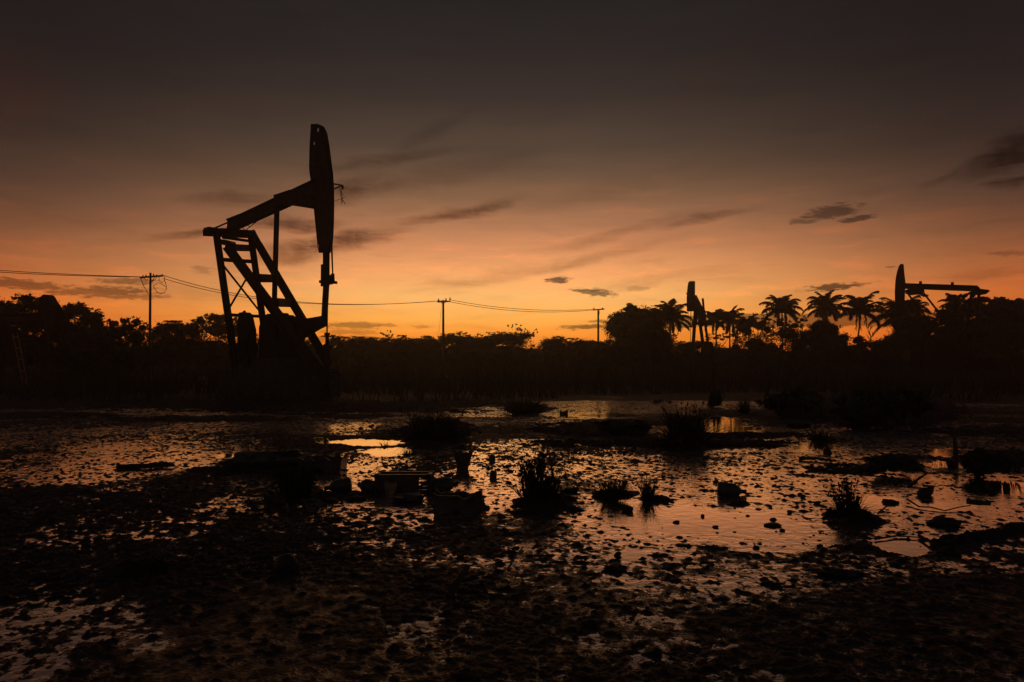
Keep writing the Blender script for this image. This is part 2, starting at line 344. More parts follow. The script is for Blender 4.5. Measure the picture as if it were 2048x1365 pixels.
def height(X, Y, film=False):
    dist = np.maximum(Y, .3)
    px = CX + F * X / dist; py = HZ + F * CAMH / dist
    n1 = fbm(X, Y, 1.3, 3, 3); px = px + (n1 - .5) * 60; n1b = fbm(X + 40, Y, 1.1, 9, 3); py = py + (n1b - .5) * 0.30 * (py - HZ)
    wet = .20 + .62 * (fbm(X, Y, .9, 81, 4) - .5) - .14 * np.clip((dist - 10) / 8, 0, 1) - .2 * np.clip((X - 1.1 * dist * .4) * (4 - dist), 0, 1)
    wet = np.clip(wet, .0, .5)
    for e in WET: wet = np.maximum(wet, .20 + (e[4] - .20) * np.clip(1.35 - ell(px, py, e) * .75, 0, 1))
    px = CX + F * X / dist + (n1 - .5) * 24; py = HZ + F * CAMH / dist * (1 + (n1b - .5) * .05)
    rag = (fbm(X, Y, .22, 91, 3) - .5) * 2.0
    pool = np.zeros_like(X); bank = np.zeros_like(X)
    for e in POOL: pool = np.maximum(pool, e[4] * np.clip((1.25 - ell(px, py, e) + rag) * 1.6, 0, 1))
    for e in BANK: bank = np.maximum(bank, .62 * e[4] * np.clip(1.15 - ell(px, py, e) + 1.6 * rag, 0, 1) ** .8)
    if film: return wet, pool
    far = np.clip((dist - 27 + 22 * (fbm(X, Y, 6.5, 71, 4) - .5)) / 16, 0, 1)
    lump = fbm(X, Y, .044, 21, 3, .7)
    mid = fbm(X, Y, .34, 31, 3)
    big = fbm(X, Y, 3.2, 41, 2)
    n = .66 * lump + .22 * mid + .12 * big                    # about .5 +- .12
    rough = np.clip(.5 + 2.2 * (fbm(X, Y, 1.7, 61, 2) - .45), .3, 1.15)
    z = (n - .5) * .044 * rough + (.53 - wet) * .0195 * (.35 + .65 * rough)
    clod = np.clip(fbm(X, Y, .05, 51, 2) - .66, 0, 1) * .05 + np.clip(fbm(X, Y, .09, 57, 2) - .78, 0, 1) * .08     # small clods and twigs proud of the film
    z = z + clod * np.clip(1 - 1.2 * pool, 0, 1)
    z = z * (1 - pool) + pool * (-.02)
    z = z + bank * np.clip(.1 + 1.3 * mid + 1.8 * (lump - .5), .05, 2)
    z = z * (1 - far) + far * (.06 + .10 * mid + .12 * (big - .5))
    z = np.where(z > 0, .09 * np.tanh(z / .09) * .75 + z * .25, z)
    return np.maximum(z, -.06)
def grid(name, th, r, cx, cy, m):
    T, Q = np.meshgrid(th, r)
    X = cx + Q * np.sin(T); Y = cy + Q * np.cos(T)
    Z = height(X, Y)
    a, b = X.shape; v = np.stack([X, Y, Z], -1).reshape(-1, 3).astype(np.float32)
    i = np.arange(a * b).reshape(a, b)
    f = np.stack([i[:-1, :-1], i[:-1, 1:], i[1:, 1:], i[1:, :-1]], -1).reshape(-1, 4)[:, ::-1].astype(np.int32)
    me = bpy.data.meshes.new(name); me.vertices.add(len(v)); me.vertices.foreach_set('co', v.ravel())
    me.loops.add(f.size); me.loops.foreach_set('vertex_index', np.ascontiguousarray(f).ravel()); me.polygons.add(len(f))
    me.polygons.foreach_set('loop_start', np.arange(0, f.size, 4, dtype=np.int32)); me.polygons.foreach_set('loop_total', np.full(len(f), 4, np.int32))
    me.polygons.foreach_set('use_smooth', np.ones(len(f), bool))
    me.update(calc_edges=True); me.validate(); me.materials.append(m)
    o = bpy.data.objects.new(name, me); COL.objects.link(o); return o
th = np.concatenate([np.linspace(R(-180), R(-43), 60)[:-1], np.linspace(R(-43), R(43), 1500), np.linspace(R(43), R(180), 60)[1:]])
rr = np.concatenate([np.geomspace(.05, 2.6, 30)[:-1], np.geomspace(2.6, 45, 1300)[:-1], np.geomspace(45, 420, 50)])
tag(grid('ground', th, rr, 0, -1.0, mud), 'dark churned oily mud field', None, None, 'structure')
def film_sheet():
    th2 = np.concatenate([np.linspace(R(-180), R(-45), 40)[:-1], np.linspace(R(-45), R(45), 460), np.linspace(R(45), R(180), 40)[1:]]); r2 = np.concatenate([np.geomspace(.05, 2.6, 12)[:-1], np.geomspace(2.6, 90, 420)])
    T, Q = np.meshgrid(th2, r2); X = Q * np.sin(T); Y = -1.0 + Q * np.cos(T)
    wet, pool = height(X, Y, True); a, c = X.shape
    v = np.stack([X, Y, np.zeros_like(X)], -1).reshape(-1, 3); i = np.arange(a * c).reshape(a, c)
    f = np.stack([i[:-1, :-1], i[1:, :-1], i[1:, 1:], i[:-1, 1:]], -1).reshape(-1, 4)
    me = bpy.data.meshes.new('water'); me.from_pydata(v.tolist(), [], f[:, ::-1].tolist()); me.update()
    at_ = me.attributes.new('wet', 'FLOAT', 'POINT'); at_.data.foreach_set('value', wet.ravel().astype(np.float32))
    at_ = me.attributes.new('pool', 'FLOAT', 'POINT'); at_.data.foreach_set('value', pool.ravel().astype(np.float32))
    me.materials.append(water); o = bpy.data.objects.new('water', me); COL.objects.link(o)
    tag(o, 'film of oily water and scum standing in the mud', None, None, 'structure')
    t = water.node_tree; b = t.nodes['Principled BSDF']; out = [n for n in t.nodes if n.type == 'OUTPUT_MATERIAL'][0]; L = t.links.new
    def N(k): return t.nodes.new(k)
    def A(nm): n = N('ShaderNodeAttribute'); n.attribute_name = nm; return n.outputs['Fac']
    def mr(src, p, q, r, s_):
        n = N('ShaderNodeMapRange'); L(src, n.inputs['Value'])
        for k, v_ in zip(('From Min', 'From Max', 'To Min', 'To Max'), (p, q, r, s_)): n.inputs[k].default_value = v_
        return n.outputs['Result']
    def mm(op, x, y):
        n = N('ShaderNodeMath'); n.operation = op
        for q, v_ in enumerate((x, y)):
            if isinstance(v_, (int, float)): n.inputs[q].default_value = v_
            else: L(v_, n.inputs[q])
        return n.outputs[0]
    geo = N('ShaderNodeNewGeometry')
    def nz(scale, det, rg):
        n = N('ShaderNodeTexNoise'); L(geo.outputs['Position'], n.inputs['Vector']); n.inputs['Scale'].default_value = scale; n.inputs['Detail'].default_value = det; n.inputs['Roughness'].default_value = rg; return n.outputs['Fac']
    fleck = mm('ADD', mm('MULTIPLY', nz(44, 4, .72), .62), mm('MULTIPLY', nz(5, 4, .65), .38))
    thr = mm('ADD', mr(A('wet'), .3, 1.0, .485, .625), mm('MULTIPLY', A('pool'), .35))
    scum = mr(mm('SUBTRACT', fleck, thr), -.012, .018, 0, 1)
    L(mm('ADD', mr(A('pool'), .2, .9, .085, .025), 0.0), b.inputs['Roughness'])
    bp = [n for n in t.nodes if n.type == 'BUMP'][0]; L(mr(A('pool'), .2, .9, .20, .05), bp.inputs['Strength'])
    d = N('ShaderNodeBsdfPrincipled'); d.inputs['Base Color'].default_value = (.02, .014, .011, 1); d.inputs['Roughness'].default_value = .6; d.inputs['Specular IOR Level'].default_value = .12
    mx = N('ShaderNodeMixShader'); L(scum, mx.inputs[0]); L(b.outputs[0], mx.inputs[1]); L(d.outputs[0], mx.inputs[2]); L(mx.outputs[0], out.inputs['Surface'])
film_sheet()
def gz(x, y): return float(height(np.array([x]), np.array([y]))[0])


# ------------------------------------------------------------------ pump jacks
class Rig:
    """points of a machine: a pixel read off the photo plus the upright plane (offset lat along L) the member stands in"""
    def __init__(s, zx, zy, k, xb, yb, depth, alpha, base_lat=0):
        s.zx, s.zy, s.k = zx, zy, k
        g = gnd(xb, HZ + F * CAMH / depth); s.O = Vector((g.x, g.y, 0)); s.depth = depth
        s.L = Vector((math.sin(R(alpha)), math.cos(R(alpha)), 0)); s.X = Vector((math.cos(R(alpha)), -math.sin(R(alpha)), 0))
    def __call__(s, x, y, lat=0.0):
        d = ray(s.zx + x / s.k, s.zy + y / s.k)
        t = (s.L.dot(s.O - CAM) + lat) / s.L.dot(d)
        return CAM + d * t
    def m(s, zoom_px):                    # length of zoomed pixels in metres
        return zoom_px / s.k * s.depth / F
    def ground(s, p): return Vector((p.x, p.y, -.05))

# --- the tall one
P = Rig(380, 220, 2.73, 560, 0, 33, 40)
t = empty('pump_jack', P.O, 'tallest pump jack with its long horsehead raised, dark against the sunset', 'pump jack', 'pump jacks in the oil field')
W = 1.25
HEAD = [(662, 76), (703, 82), (727, 95), (742, 128), (755, 200), (766, 290), (775, 360), (779, 440), (780, 520), (779, 600), (776, 680), (770, 745), (765, 782), (705, 778), (699, 748), (689, 650), (681, 570), (677, 530), (671, 450), (655, 347), (652, 320), (654, 220), (659, 130)]
def horsehead(b, rig, pts, holes, th):
    # plate outline bridged around small punched holes: outline, then each hole cut as a slit polygon
    b.prism([rig(x, y) for x, y in pts], rig.L * th)
def head_with_holes(b):
    # a strip mesh between left and right edge with the holes left out
    left = [(662, 76), (659, 130), (655, 200), (654, 220), (652, 320), (655, 347), (671, 450), (677, 530), (681, 570), (689, 650), (699, 748), (705, 778)]
    right = [(703, 82), (727, 95), (742, 128), (755, 200), (766, 290), (775, 360), (779, 440), (780, 520), (779, 600), (776, 680), (770, 745), (765, 782)]
    def lx(y): return np.interp(y, [q[1] for q in left], [q[0] for q in left])
    def rx(y): return np.interp(y, [q[1] for q in right], [q[0] for q in right])
    holes = [(700, 110, 6, 10), (679, 184, 5, 8), (702, 744, 4, 7)]
    ys = sorted(set([78, 84, 90, 96] + [h[1] - h[3] for h in holes] + [h[1] + h[3] for h in holes] + list(range(125, 780, 26)) + [781]))
    off = P.L * .025
    for a, c in zip(ys[:-1], ys[1:]):
        h = [q for q in holes if q[1] - q[3] <= (a + c) / 2 <= q[1] + q[3]]
        xa, xb_, ya, yb_ = lx(a), rx(a), lx(c), rx(c)
        if a < 82: xb_ = 690
        spans = [((xa, xb_), (ya, yb_))]
        if h:
            hx, hr = h[0][0], h[0][2]
            spans = [((xa, hx - hr), (ya, hx - hr)), ((hx + hr, xb_), (hx + hr, yb_))]
        for (p0, p1), (q0, q1) in spans:
            b.prism([P(p0, a), P(p1, a), P(q1, c), P(q0, c)], off)
def head_cheeks(b):
    arc = [(703, 82), (727, 95), (742, 128), (755, 200), (766, 290), (775, 360), (779, 440), (780, 520), (779, 600), (776, 680), (770, 745)]
    for k in range(len(arc) - 1):         # curved rope track standing proud on both sides
        p, q = P(arc[k][0] - 5, arc[k][1]), P(arc[k + 1][0] - 5, arc[k + 1][1])
        b.strut(p, q, .2, P.m(9), P.L)
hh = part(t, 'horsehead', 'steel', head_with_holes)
part(hh, 'rope_track', 'steel', head_cheeks)
def beam(b):
    b.ibeam(P(228, 630), P(690, 418), .26, P.m(76), P.L)
    b.prism([P(495, 527), P(520, 516), P(679, 541), P(676, 440), P(560, 440), P(470, 470)], P.L * .17)
    b.prism([P(203, 598), P(212, 612), P(206, 661), P(246, 662), P(330, 608), P(300, 560)], P.L * .08)
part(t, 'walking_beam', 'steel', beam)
def beam_ladder(b):
    for a, c in (((296, 664), (412, 572)), ((276, 640), (372, 580))): b.tube([P(*a, -.5), P(*c, -.5)], .022)
    for k in range(5):
        f = k / 4.5 + .05; b.tube([P(276 + 96 * f, 640 - 60 * f, -.5), P(296 + 116 * f, 664 - 92 * f, -.5)], .018)
part(t, 'beam_ladder', 'steel', beam_ladder)
def lamp_bracket(b):
    a = P(775, 403); c = P(832, 413); e = P(776, 437)
    b.tube([a, c], .035); b.tube([e, c], .03); b.tube([c, P(834, 432)], .05)
    b.tube([P(720, 418), a], .03)
part(t, 'lamp_bracket', 'steel', lamp_bracket)
def dangling(b):
    for pts in ([(818, 425), (822, 460), (830, 512)], [(828, 430), (826, 480), (840, 500), (846, 515)], [(815, 430), (836, 470), (826, 515)], [(788, 498), (820, 488), (852, 474)], [(826, 512), (834, 496), (848, 512)]):
        b.tube([P(*p) for p in pts], .011, 4)
part(t, 'loose_wire', 'cable', dangling)
for lat in (-.2, .2):
    part(t, 'pitman_arm', 'steel', lambda b: b.strut(P(475, 525, lat), P(458, 1150, lat), .16, P.m(25), P.L))
def platform(b):
    b.strut(P(104, 666, -W - .3), P(340, 678, W), .0 + P.m(40), P.m(42), Vector((0, 0, 1)))
    b.strut(P(92, 667, -W), P(335, 680, W), P.m(36), .9, Vector((0, 0, 1)))
    b.box(P(108, 664, -W - .2), P.X * .28, P.L * .2, Vector((0, 0, P.m(20))))
part(t, 'pivot_platform', 'steel', platform)
part(t, 'pivot_bearing', 'steel', lambda b: b.prism([P(205, 650), P(246, 655), P(262, 680), P(200, 680)], P.L * .3))
part(t, 'handrail', 'steel', lambda b: b.tube([P(130, 648), P(208, 615)], .045))
GY = 1500
def leg(a, c, lat, wpx, w=.16): part(t, 'leg', 'steel', lambda b: b.ibeam(P(*a, lat), P(*c, lat), w, P.m(wpx), P.L))
leg((145, 685), (262, GY), -W, 50); leg((332, 690), (448, GY), W, 46)
leg((196, 738), (745, GY - 20), -W, 56)
def strut_far(b):
    b.strut(P(338, 672, W), P(382, 752, W), .12, P.m(52), P.L); b.strut(P(376, 740, W), P(760, 1395, W), .16, P.m(50), P.L)
part(t, 'leg', 'steel', strut_far)
def braces(b, segs, w): [b.strut(P(*a, la), P(*c, lc), w, P.m(h), P.L if la == lc else Vector((0, 0, 1))) for a, la, c, lc, h in segs]
for a, c, h, dpt in (((185, 697), (318, 716), 15, .2), ((235, 752), (330, 756), 40, .25), ((172, 818), (338, 829), 22, .15), ((368, 919), (466, 922), 46, .3), ((466, 1052), (545, 1056), 46, .3), ((180, 722), (240, 735), 30, .2)):
    part(t, 'cross_beam', 'steel', lambda b: b.strut(P(*a, -W * .98), P(*c, W * .98), P.m(h), dpt, Vector((0, 0, 1))))
part(t, 'cross_beam', 'steel', lambda b: b.strut(P(212, 1120, -W), P(384, 1128, W), P.m(18), .15, Vector((0, 0, 1))))
part(t, 'diagonal_brace', 'steel', lambda b: b.tube([P(182, 850, -W), P(372, 1090, W)], P.m(6), 6))
part(t, 'diagonal_brace', 'steel', lambda b: b.tube([P(318, 905, W), P(213, 1085, -W)], P.m(6.5), 6))
part(t, 'support_post', 'steel', lambda b: (b.strut(P(744, 770), P(744, 960), .2, P.m(28), P.L), b.strut(P(744, 955), P(734, 1130), .2, P.m(23), P.L), b.box(P(728, 905), P.X * .06, P.L * .1, Vector((0, 0, .5)))))
for a, c in (((730, 770, -.12), (727, 940, -.12)), ((771, 740, .12), (779, 925, .12)), ((776, 740, -.12), (781, 925, -.12))):
    part(t, 'bridle_cable', 'cable', lambda b: b.tube([P(*a), P(*c)], P.m(2.6), 6))
def carrier(b):
    b.strut(P(722, 940), P(787, 942), .35, P.m(14), P.L); b.strut(P(779, 895), P(781, 945), .12, P.m(12), P.L); b.lathe(P(768, 955), (0, 0, 1), [(0, 0), (P.m(11), .02), (P.m(9), P.m(46)), (P.m(4), P.m(50)), (0, P.m(50))])
part(t, 'carrier_bar', 'steel', carrier)
part(t, 'polished_rod', 'steel', lambda b: b.tube([P(752, 945), P(748, 1215), P(746, 1420)], P.m(4), 8))
def gearbox(b):
    pts = [(408, 1190), (418, 1160), (442, 1124), (455, 1116), (532, 1119), (548, 1130), (560, 1148), (568, 1180), (574, 1215), (574, 1420), (408, 1420)]
    b.prism([P(*p) for p in pts], P.L * .32)
    b.lathe(P(490, 1225) - P.L * .42, P.L, [(0, 0), (P.m(52), 0), (P.m(52), .84), (0, .84)], 20)
    b.box(P(500, 1117), P.X * .3, P.L * .2, Vector((0, 0, .05)))
part(t, 'gear_reducer', 'steel', gearbox)
def motor(b):
    pts = [(284, 1140), (288, 1110), (306, 1106), (316, 1114), (326, 1140), (334, 1178), (340, 1200), (340, 1440), (284, 1440)]
    b.prism([P(*p, -.3) for p in pts], P.L * .22)
    b.lathe(P(314, 1300, -.3) - P.L * .4, P.L, [(0, 0), (P.m(36), 0), (P.m(40), .1), (P.m(40), .7), (P.m(36), .8), (0, .8)], 18)
    b.tube([P(298, 1108, -.3), P(296, 1100, -.3)], .08)
part(t, 'engine', 'steel', motor)
for lat in (-.26, .26):
    def crank(b):
        b.prism([P(*p, lat) for p in [(560, 1170), (604, 1163), (630, 1141), (690, 1132), (737, 1123), (743, 1150), (742, 1180), (705, 1198), (682, 1212), (655, 1232), (590, 1240)]], P.L * .07)
        b.prism([P(*p, lat) for p in [(590, 1180), (640, 1200), (660, 1235), (622, 1244), (600, 1300), (540, 1300)]], P.L * .1)
    part(t, 'counterweight_crank', 'steel', crank)
def skid(b):
    a, c = P(290, 1440), P(672, 1440)
    z = 1.0
    mid = (a + c) / 2; hx = (c - a).dot(P.X) / 2
    b.box((mid.x, mid.y, .42), P.X * hx, P.L * 1.35, Vector((0, 0, .46)))
    for k in (-1, 1): b.box(Vector((mid.x, mid.y, 1.08)) + P.L * k * 1.2, P.X * (hx + .1), P.L * .12, Vector((0, 0, .2)))
    for k in range(6): b.box(Vector((mid.x, mid.y, 1.05)) + P.X * hx * (k / 2.5 - 1) * .95, P.X * .1, P.L * 1.1, Vector((0, 0, .12)))
    q = P(500, 1420); b.box((q.x, q.y, 1.3), P.X * 1.2, P.L * .9, Vector((0, 0, .5)))
    q = P(320, 1430, -.3); b.box((q.x, q.y, 1.15), P.X * .5, P.L * .6, Vector((0, 0, .35)))
part(t, 'concrete_base', 'concrete', skid)
# wellhead under its horsehead
w0 = P(747, 1400); w = empty('wellhead', Vector((w0.x, w0.y, 0)), 'slim wellhead standing under the horsehead of the tallest pump jack', 'wellhead')
wz = lambda y: P(747, y).z
part(w, 'casing', 'steel', lambda b: b.lathe((w0.x, w0.y, -.05), (0, 0, 1), [(.16, 0), (.16, .35), (.26, .36), (.26, .45), (.13, .46), (.13, wz(1300)), (.2, wz(1298)), (.2, wz(1280)), (.08, wz(1278)), (.08, wz(1225)), (.13, wz(1224)), (.13, wz(1212)), (0, wz(1211))], 14))
part(w, 'flow_pipe', 'steel', lambda b: b.tube([(w0.x, w0.y, 1.1), (w0.x + .5, w0.y - .1, 1.1), (w0.x + .6, w0.y - .1, 1.0), (w0.x + .6, w0.y - .1, -.05)], .05))

# --- the level one on the right
Q = Rig(1640, 500, 4.875, 1885, 0, 74, 32)
t = empty('pump_jack', Q.O, 'pump jack with a level walking beam and its horsehead facing left beside the palms', 'pump jack', 'pump jacks in the oil field')
def q_head(b):
    L = [(790, 140), (778, 150), (765, 175), (754, 210), (745, 250), (737, 300), (733, 350), (730, 420), (731, 490), (735, 560), (741, 610), (746, 645)]
    Rr = [(815, 143), (817, 165), (819, 190), (822, 225), (826, 260), (831, 300), (835, 330), (828, 400), (826, 490), (822, 570), (815, 620), (810, 645)]
    for i in range(len(L) - 1): b.prism([Q(*L[i]), Q(*Rr[i]), Q(*Rr[i + 1]), Q(*L[i + 1])], Q.L * .3)
part(t, 'horsehead', 'steel', q_head)
def q_beam(b):
    b.ibeam(Q(815, 353), Q(1535, 378), .55, Q.m(54), Q.L)
    b.prism([Q(830, 400), Q(880, 382), Q(1010, 388), Q(1020, 402), Q(1000, 428), Q(885, 440), Q(832, 425)], Q.L * .5)
    b.prism([Q(1500, 365), Q(1546, 362), Q(1562, 385), Q(1640, 394), Q(1655, 403), Q(1622, 428), Q(1560, 440), Q(1440, 432), Q(1450, 415), Q(1500, 405)], Q.L * .45)
    for x in (980, 1290): b.box(Q(x, 322 + (x - 980) * .03), Q.X * .14, Q.L * .15, Vector((0, 0, .16)))
part(t, 'walking_beam', 'steel', q_beam)
for a, c, lat in (((862, 435), (1240, 930), -.8), ((1005, 415), (1330, 830), .8)):
    part(t, 'pitman_arm', 'steel', lambda b: b.strut(Q(*a, lat), Q(*c, lat), .2, Q.m(17), Q.L))
for lat, dx in ((-1.4, -70), (1.4, 50)):
    part(t, 'leg', 'steel', lambda b: b.strut(Q(1520 + dx * .6, 430, lat), Q(1420 + dx, 1290, lat), .3, Q.m(26), Q.L))
    part(t, 'leg', 'steel', lambda b: b.strut(Q(1480 + dx * .6, 440, lat), Q(960 + dx, 860, lat), .3, Q.m(22), Q.L))
    part(t, 'leg', 'steel', lambda b: b.strut(Q(960 + dx, 850, lat), Q(930 + dx, 1290, lat), .3, Q.m(30), Q.L))
part(t, 'cross_beam', 'steel', lambda b: b.strut(Q(1440, 620, -1.4), Q(1560, 620, 1.4), .2, .2, Vector((0, 0, 1))))
part(t, 'cross_beam', 'steel', lambda b: b.strut(Q(1280, 620, -1.4), Q(1400, 620, 1.4), .2, .2, Vector((0, 0, 1))))
part(t, 'gear_reducer', 'steel', lambda b: (b.prism([Q(*p) for p in [(1080, 980), (1130, 880), (1260, 860), (1330, 910), (1350, 1000), (1350, 1200), (1080, 1200)]], Q.L * .7), b.lathe(Q(1210, 980) - Q.L, Q.L, [(0, 0), (.8, 0), (.8, 2), (0, 2)], 18)))
for lat in (-.9, .9): part(t, 'counterweight_crank', 'steel', lambda b: b.prism([Q(*p, lat) for p in [(1190, 940), (1300, 830), (1350, 850), (1290, 980), (1200, 1060), (1130, 1040)]], Q.L * .12))
for x in (775, 795): part(t, 'bridle_cable', 'cable', lambda b: b.tube([Q(x, 640), Q(x, 1000)], .03, 5))
part(t, 'polished_rod', 'steel', lambda b: b.tube([Q(785, 1000), Q(785, 1300)], .05, 6))
part(t, 'concrete_base', 'concrete', lambda b: b.box((Q.O.x - .2, Q.O.y, .5), Q.X * 4.6, Q.L * 1.9, Vector((0, 0, .6))))
c0 = Q(835, 1300, -2.5)
c = empty('control_box', Vector((c0.x, c0.y, 0)), 'pale electrical control box on a post under the horsehead of the right pump jack', 'control box')
part(c, 'post', 'steel', lambda b: b.tube([(c0.x, c0.y, -.1), (c0.x, c0.y, 2.4)], .06))
part(c, 'cabinet', 'concrete', lambda b: (b.box((c0.x, c0.y - .1, 3.0), Vector((.45, 0, 0)), Vector((0, .2, 0)), Vector((0, 0, .5))), b.box((c0.x, c0.y - .1, 3.53), Vector((.5, 0, 0)), Vector((0, .25, 0)), Vector((0, 0, .02)))))
part(c, 'cabinet', 'concrete', lambda b: b.box((c0.x, c0.y - .1, 1.6), Vector((.38, 0, 0)), Vector((0, .18, 0)), Vector((0, 0, .42))))

# --- the small one in the middle distance
D = Rig(1180, 540, 4.267, 1400, 0, 92, 45)
t = empty('pump_jack', D.O, 'small far pump jack with its horsehead tipped down between the round tree and the palms', 'pump jack', 'pump jacks in the oil field')
def d_head(b):
    L = [(858, 99), (846, 108), (839, 150), (835, 190), (832, 240), (832, 290), (833, 355)]; Rr = [(890, 97), (890, 110), (890, 150), (890, 195), (886, 240), (880, 290), (877, 355)]
    for i in range(len(L) - 1): b.prism([D(*L[i]), D(*Rr[i]), D(*Rr[i + 1]), D(*L[i + 1])], D.L * .22)
    b.strut(D(822, 208), D(835, 196), .06, D.m(4), D.L); b.strut(D(822, 198), D(822, 210), .06, D.m(4), D.L)
part(t, 'horsehead', 'steel', d_head)
part(t, 'walking_beam', 'steel', lambda b: (b.ibeam(D(878, 232), D(962, 400), .5, D.m(62), D.L), b.prism([D(925, 330), D(975, 345), D(985, 440), D(950, 450), D(930, 400)], D.L * .3)))
for a, c, lat, wd in (((900, 330), (862, 955), -.9, 24), ((912, 330), (905, 460), -.5, 14), ((925, 360), (1010, 955), .9, 24), ((965, 330), (1052, 955), .9, 15)):
    part(t, 'leg', 'steel', lambda b: b.strut(D(*a, lat), D(*c, lat), .25, D.m(wd), D.L))
part(t, 'tail_post', 'steel', lambda b: b.strut(D(962, 244), D(976, 400), .3, D.m(11), D.L))
part(t, 'cross_beam', 'steel', lambda b: b.strut(D(872, 456), D(1040, 462), .3, D.m(26), D.L))
part(t, 'cross_beam', 'steel', lambda b: b.strut(D(878, 440), D(884, 480), .3, D.m(14), D.L))
part(t, 'gear_reducer', 'steel', lambda b: b.prism([D(*p) for p in [(960, 640), (985, 610), (1030, 615), (1045, 660), (1045, 950), (950, 950)]], D.L * .4))
for x, y in ((839, 480), (869, 490)): part(t, 'bridle_cable', 'cable', lambda b: b.tube([D(x, 350), D(x, y)], .03, 5))
part(t, 'carrier_bar', 'steel', lambda b: b.strut(D(834, 486), D(874, 488), .15, D.m(9), D.L))
part(t, 'polished_rod', 'steel', lambda b: b.tube([D(858, 350), D(860, 930)], .035, 6))
part(t, 'concrete_base', 'concrete', lambda b: b.box((D.O.x, D.O.y, .4), D.X * 3.6, D.L * 1.4, Vector((0, 0, .5))))

# --- the one cut by the left edge
E = Rig(0, 560, 5.686, -20, 0, 48, 35)
t = empty('pump_jack', E.O, 'dark pump jack cut by the left edge, its ladder catching a little red light', 'pump jack', 'pump jacks in the oil field')
def e_head(b):
    L = [(545, 170), (518, 190), (490, 216), (494, 240), (508, 290), (530, 380), (540, 480), (548, 560), (556, 630), (562, 682)]; Rr = [(562, 178), (578, 195), (606, 246), (618, 262), (640, 292), (660, 340), (670, 400), (662, 500), (645, 600), (604, 690)]
    for i in range(len(L) - 1): b.prism([E(*L[i]), E(*Rr[i]), E(*Rr[i + 1]), E(*L[i + 1])], E.L * .25)
part(t, 'horsehead', 'steel', e_head)
part(t, 'walking_beam', 'steel', lambda b: b.ibeam(E(-420, 470), E(560, 415), .5, E.m(85), E.L))
part(t, 'pitman_arm', 'steel', lambda b: b.strut(E(330, 500), E(575, 650), .16, E.m(18), E.L))
for a, c, lat in (((60, 470), (-150, 1210), -1.2), ((120, 470), (-60, 1210), 1.2), ((90, 470), (240, 1210), -1.2), ((150, 470), (330, 1210), 1.2)):
    part(t, 'leg', 'steel', lambda b: b.ibeam(E(*a, lat), E(*c, lat), .28, E.m(30), E.L))
part(t, 'cross_beam', 'steel', lambda b: b.strut(E(-40, 830, -1.2), E(20, 830, 1.2), .2, .2, Vector((0, 0, 1))))
part(t, 'gear_reducer', 'steel', lambda b: b.prism([E(*p) for p in [(-330, 900), (-260, 830), (-130, 830), (-90, 930), (-90, 1150), (-330, 1150)]], E.L * .7))
part(t, 'concrete_base', 'concrete', lambda b: b.box((E.O.x - .5, E.O.y, .3), E.X * 3.5, E.L * 1.6, Vector((0, 0, .4))))
def e_ladder(b):
    for (x0, x1) in ((145, 268), (203, 322)): b.strut(E(x0, 610, -1.6), E(x1, 1228, -1.6), .05, E.m(9), E.L)
    for k in range(6):
        y = 1160 - 128 * k; f = (y - 610) / 618; b.strut(E(145 + 123 * f, y + 4, -1.6), E(203 + 119 * f, y, -1.6), .05, E.m(9), E.L)
part(t, 'ladder', 'rust', e_ladder)

# ------------------------------------------------------------------ utility poles and lines
def pole(px, ytop, Y, rad, lab, arm, extra=None):
    top = at(px, ytop, Y); g = Vector((at(px - (2 if px < 400 else 0), 760, Y).x, Y, 0))
    t = empty('utility_pole', g, lab, 'utility pole', 'utility poles along the far line')
    part(t, 'pole', 'wood', lambda b: b.tube([(g.x, Y, -.2), ((g.x + top.x) / 2, Y, top.z / 2), top], [rad * 1.25, rad, rad * .8], 8))
    (x0, y0), (x1, y1) = arm
    part(t, 'crossarm', 'wood', lambda b: b.strut(at(x0, y0, Y - .2), at(x1, y1, Y - .2), .14, .16, Vector((0, 1, 0))))
    if extra: extra(t, Y)
    return t
def p1x(t, Y):
    for x, y in ((286, 551), (292, 550), (307, 548), (313, 550), (324, 549)):
        part(t, 'insulator', 'porcelain', lambda b: b.lathe(at(x, y + 4, Y - .2), (0, 0, 1), [(0, 0), (.05, .02), (.07, .08), (.04, .12), (.06, .18), (.02, .22), (0, .22)], 8))
    for pts in ([(304, 564), (311, 559), (315, 552)], [(281, 555), (283, 561), (287, 572), (293, 582), (297, 588)], [(289, 556), (291, 561), (295, 560), (297, 555)],
                [(306, 573), (309, 576), (313, 584), (321, 588), (328, 586), (333, 578), (332, 569), (329, 562)], [(318, 554), (318, 562), (324, 566), (329, 562), (329, 553)], [(306, 572), (311, 570), (316, 566), (325, 569), (331, 574)]):
        part(t, 'jumper_wire', 'cable', lambda b: b.tube([at(x, y, Y - .3) for x, y in pts], .028, 5))
    part(t, 'brace', 'steel', lambda b: b.tube([at(301, 566, Y - .2), at(309, 556, Y - .2)], .04, 5))
pole(301, 546, 65, .125, 'nearest utility pole with tangled jumper wires, left of the tallest pump jack', ((280, 555.5), (326, 552)), p1x)
def p2x(t, Y):
    for x, y in ((877, 602), (892, 601), (900, 599.5)):
        part(t, 'insulator', 'porcelain', lambda b: b.lathe(at(x, y + 1.5, Y - .2), (0, 0, 1), [(0, 0), (.09, .02), (.1, .14), (.05, .2), (.09, .3), (0, .36)], 8))
    for a, c in (((886, 608), (880, 604)), ((886.5, 608), (893, 603.5))): part(t, 'brace', 'steel', lambda b: b.tube([at(*a, Y - .25), at(*c, Y - .25)], .035, 5))
    part(t, 'guy_wire', 'cable', lambda b: b.tube([at(884, 606, Y - .2), at(875, 690, Y - 2)], .012, 4))
pole(886.5, 601, 83, .15, 'middle utility pole with small insulators, right of the tallest pump jack', ((875, 604.5), (901, 603)), p2x)
